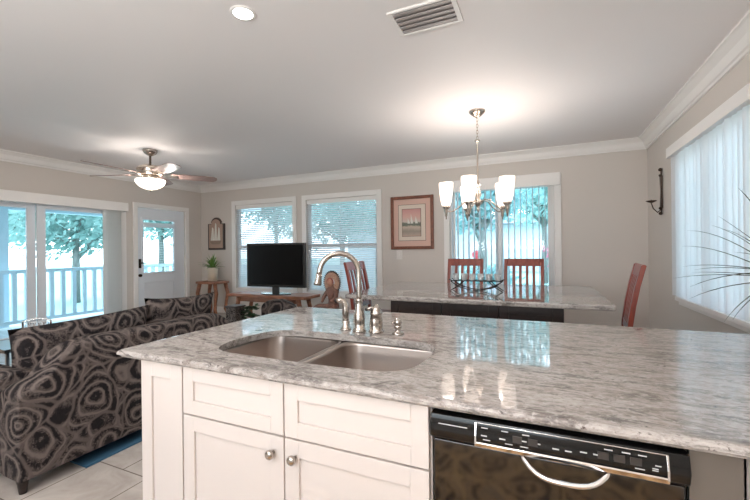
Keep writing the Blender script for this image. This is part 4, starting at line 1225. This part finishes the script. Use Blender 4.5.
def tree(name, label, loc, h, cr_, n, mleaf, seed, leaf=.10, trunk=.12, squash=.75, group='trees and shrubs outside the windows'):
    rn = random.Random(seed); x, y, z = loc
    t = thing(name, label, 'tree' if name == 'tree' else 'shrub', loc, group=group)
    b = B(); top = z + h - cr_ * squash
    b.tube([(x, y, z), (x + .05, y, z + (top - z) * .5), (x - .05, y + .05, top)], [trunk, trunk * .8, trunk * .6], 10)
    cl = []
    for k in range(9):
        a = 2 * PI * k / 9 + rn.uniform(-.3, .3); e = rn.uniform(.0, 1.1); L = cr_ * rn.uniform(.6, .95)
        p1 = Vector((x + math.cos(a) * math.cos(e) * L, y + math.sin(a) * math.cos(e) * L, top + math.sin(e) * L * squash))
        st = Vector((x, y, z + (top - z) * rn.uniform(.55, 1)))
        mid = (st + p1) / 2 + Vector((0, 0, rn.uniform(-.1, .25)))
        b.tube([st, mid, p1], [trunk * .4, trunk * .25, trunk * .08], 6); cl.append(p1); cl.append(mid)
    build('trunk', b, BARK, t, smooth=True)
    b = B()
    for k in range(n):
        c = rn.choice(cl); r_ = cr_ * .42 * rn.random() ** .5; d_ = Vector((rn.gauss(0, 1), rn.gauss(0, 1), rn.gauss(0, 1))).normalized() * r_
        p = c + d_; nrm = Vector((rn.gauss(0, 1), rn.gauss(0, 1), rn.gauss(0, 1) + .6)).normalized()
        u_ = nrm.orthogonal().normalized(); v_ = nrm.cross(u_); s_ = leaf * rn.uniform(.6, 1.2)
        vs = [b.bm.verts.new(p + u_ * s_), b.bm.verts.new(p + v_ * s_ * .45), b.bm.verts.new(p - u_ * s_), b.bm.verts.new(p - v_ * s_ * .45)]
        b.bm.faces.new(vs)
    bm = b.bm
    build('foliage', b, mleaf, t)
    return t
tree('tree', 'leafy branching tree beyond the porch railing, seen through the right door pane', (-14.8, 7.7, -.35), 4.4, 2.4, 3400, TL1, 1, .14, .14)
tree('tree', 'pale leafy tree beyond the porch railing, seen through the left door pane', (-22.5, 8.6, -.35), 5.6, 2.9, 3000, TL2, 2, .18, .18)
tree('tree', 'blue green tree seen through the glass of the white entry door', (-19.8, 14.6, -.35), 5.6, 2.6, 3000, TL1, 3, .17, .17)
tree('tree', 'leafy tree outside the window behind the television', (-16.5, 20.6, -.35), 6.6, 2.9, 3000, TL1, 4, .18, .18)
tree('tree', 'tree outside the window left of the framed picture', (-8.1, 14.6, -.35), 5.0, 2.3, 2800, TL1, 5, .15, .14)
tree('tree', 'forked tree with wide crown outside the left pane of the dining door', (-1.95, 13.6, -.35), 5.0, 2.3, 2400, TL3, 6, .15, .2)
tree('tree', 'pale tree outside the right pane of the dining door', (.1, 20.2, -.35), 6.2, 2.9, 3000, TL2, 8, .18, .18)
tree('shrub', 'low green shrub on the ground outside the dining door', (-1.2, 9.9, -.35), 1.35, .8, 1000, TL3, 9, .09, .04)
tree('flowering_shrub', 'pink flowering shrub outside the right side of the dining door', (.45, 11.6, -.35), 1.9, .55, 380, PINKF, 10, .06, .03)
# distant house
t = thing('neighbour_house', 'pale single-storey house across the lawn beyond the trees', 'house', (-2, 32, -.35))
build('wall', B().box(-16, 12, 30, 40, -.35, 3.2), HOUSE, t)
build('roof', B().prism([(29, 3.2), (41, 3.2), (35, 6.2)], 'x', -17, 13), ROOFM, t)
# back fence
t = thing('lawn_fence', 'pale picket fence outside the living room windows', 'fence', (-7, 9.8, -.35))
b = B().box(-10.5, -3.4, 9.80, 9.84, .80, .90).box(-10.5, -3.4, 9.80, 9.84, -.1, .0)
x = -10.45
while x < -3.45: b.box(x, x + .11, 9.77, 9.80, -.34, .92); x += .22
build('pickets', b, OUTW, t)
build('post', B().box(-10.58, -10.48, 9.76, 9.88, -.35, 1.0), OUTW, t); build('post', B().box(-3.44, -3.34, 9.76, 9.88, -.35, 1.0), OUTW, t)
# red octagonal sign
t = thing('road_sign', 'small red octagonal sign on a post seen through the dining door', 'sign', (-2.6, 16.6, -.35))
build('post', B().box(-2.63, -2.57, 16.62, 16.66, -.35, 1.3), NICKEL, t)
build('plate', B().prism([(-2.6 + .19 * math.cos(R(22.5 + 45 * k)), 1.12 + .19 * math.sin(R(22.5 + 45 * k))) for k in range(8)], 'y', 16.60, 16.62), REDS, t)
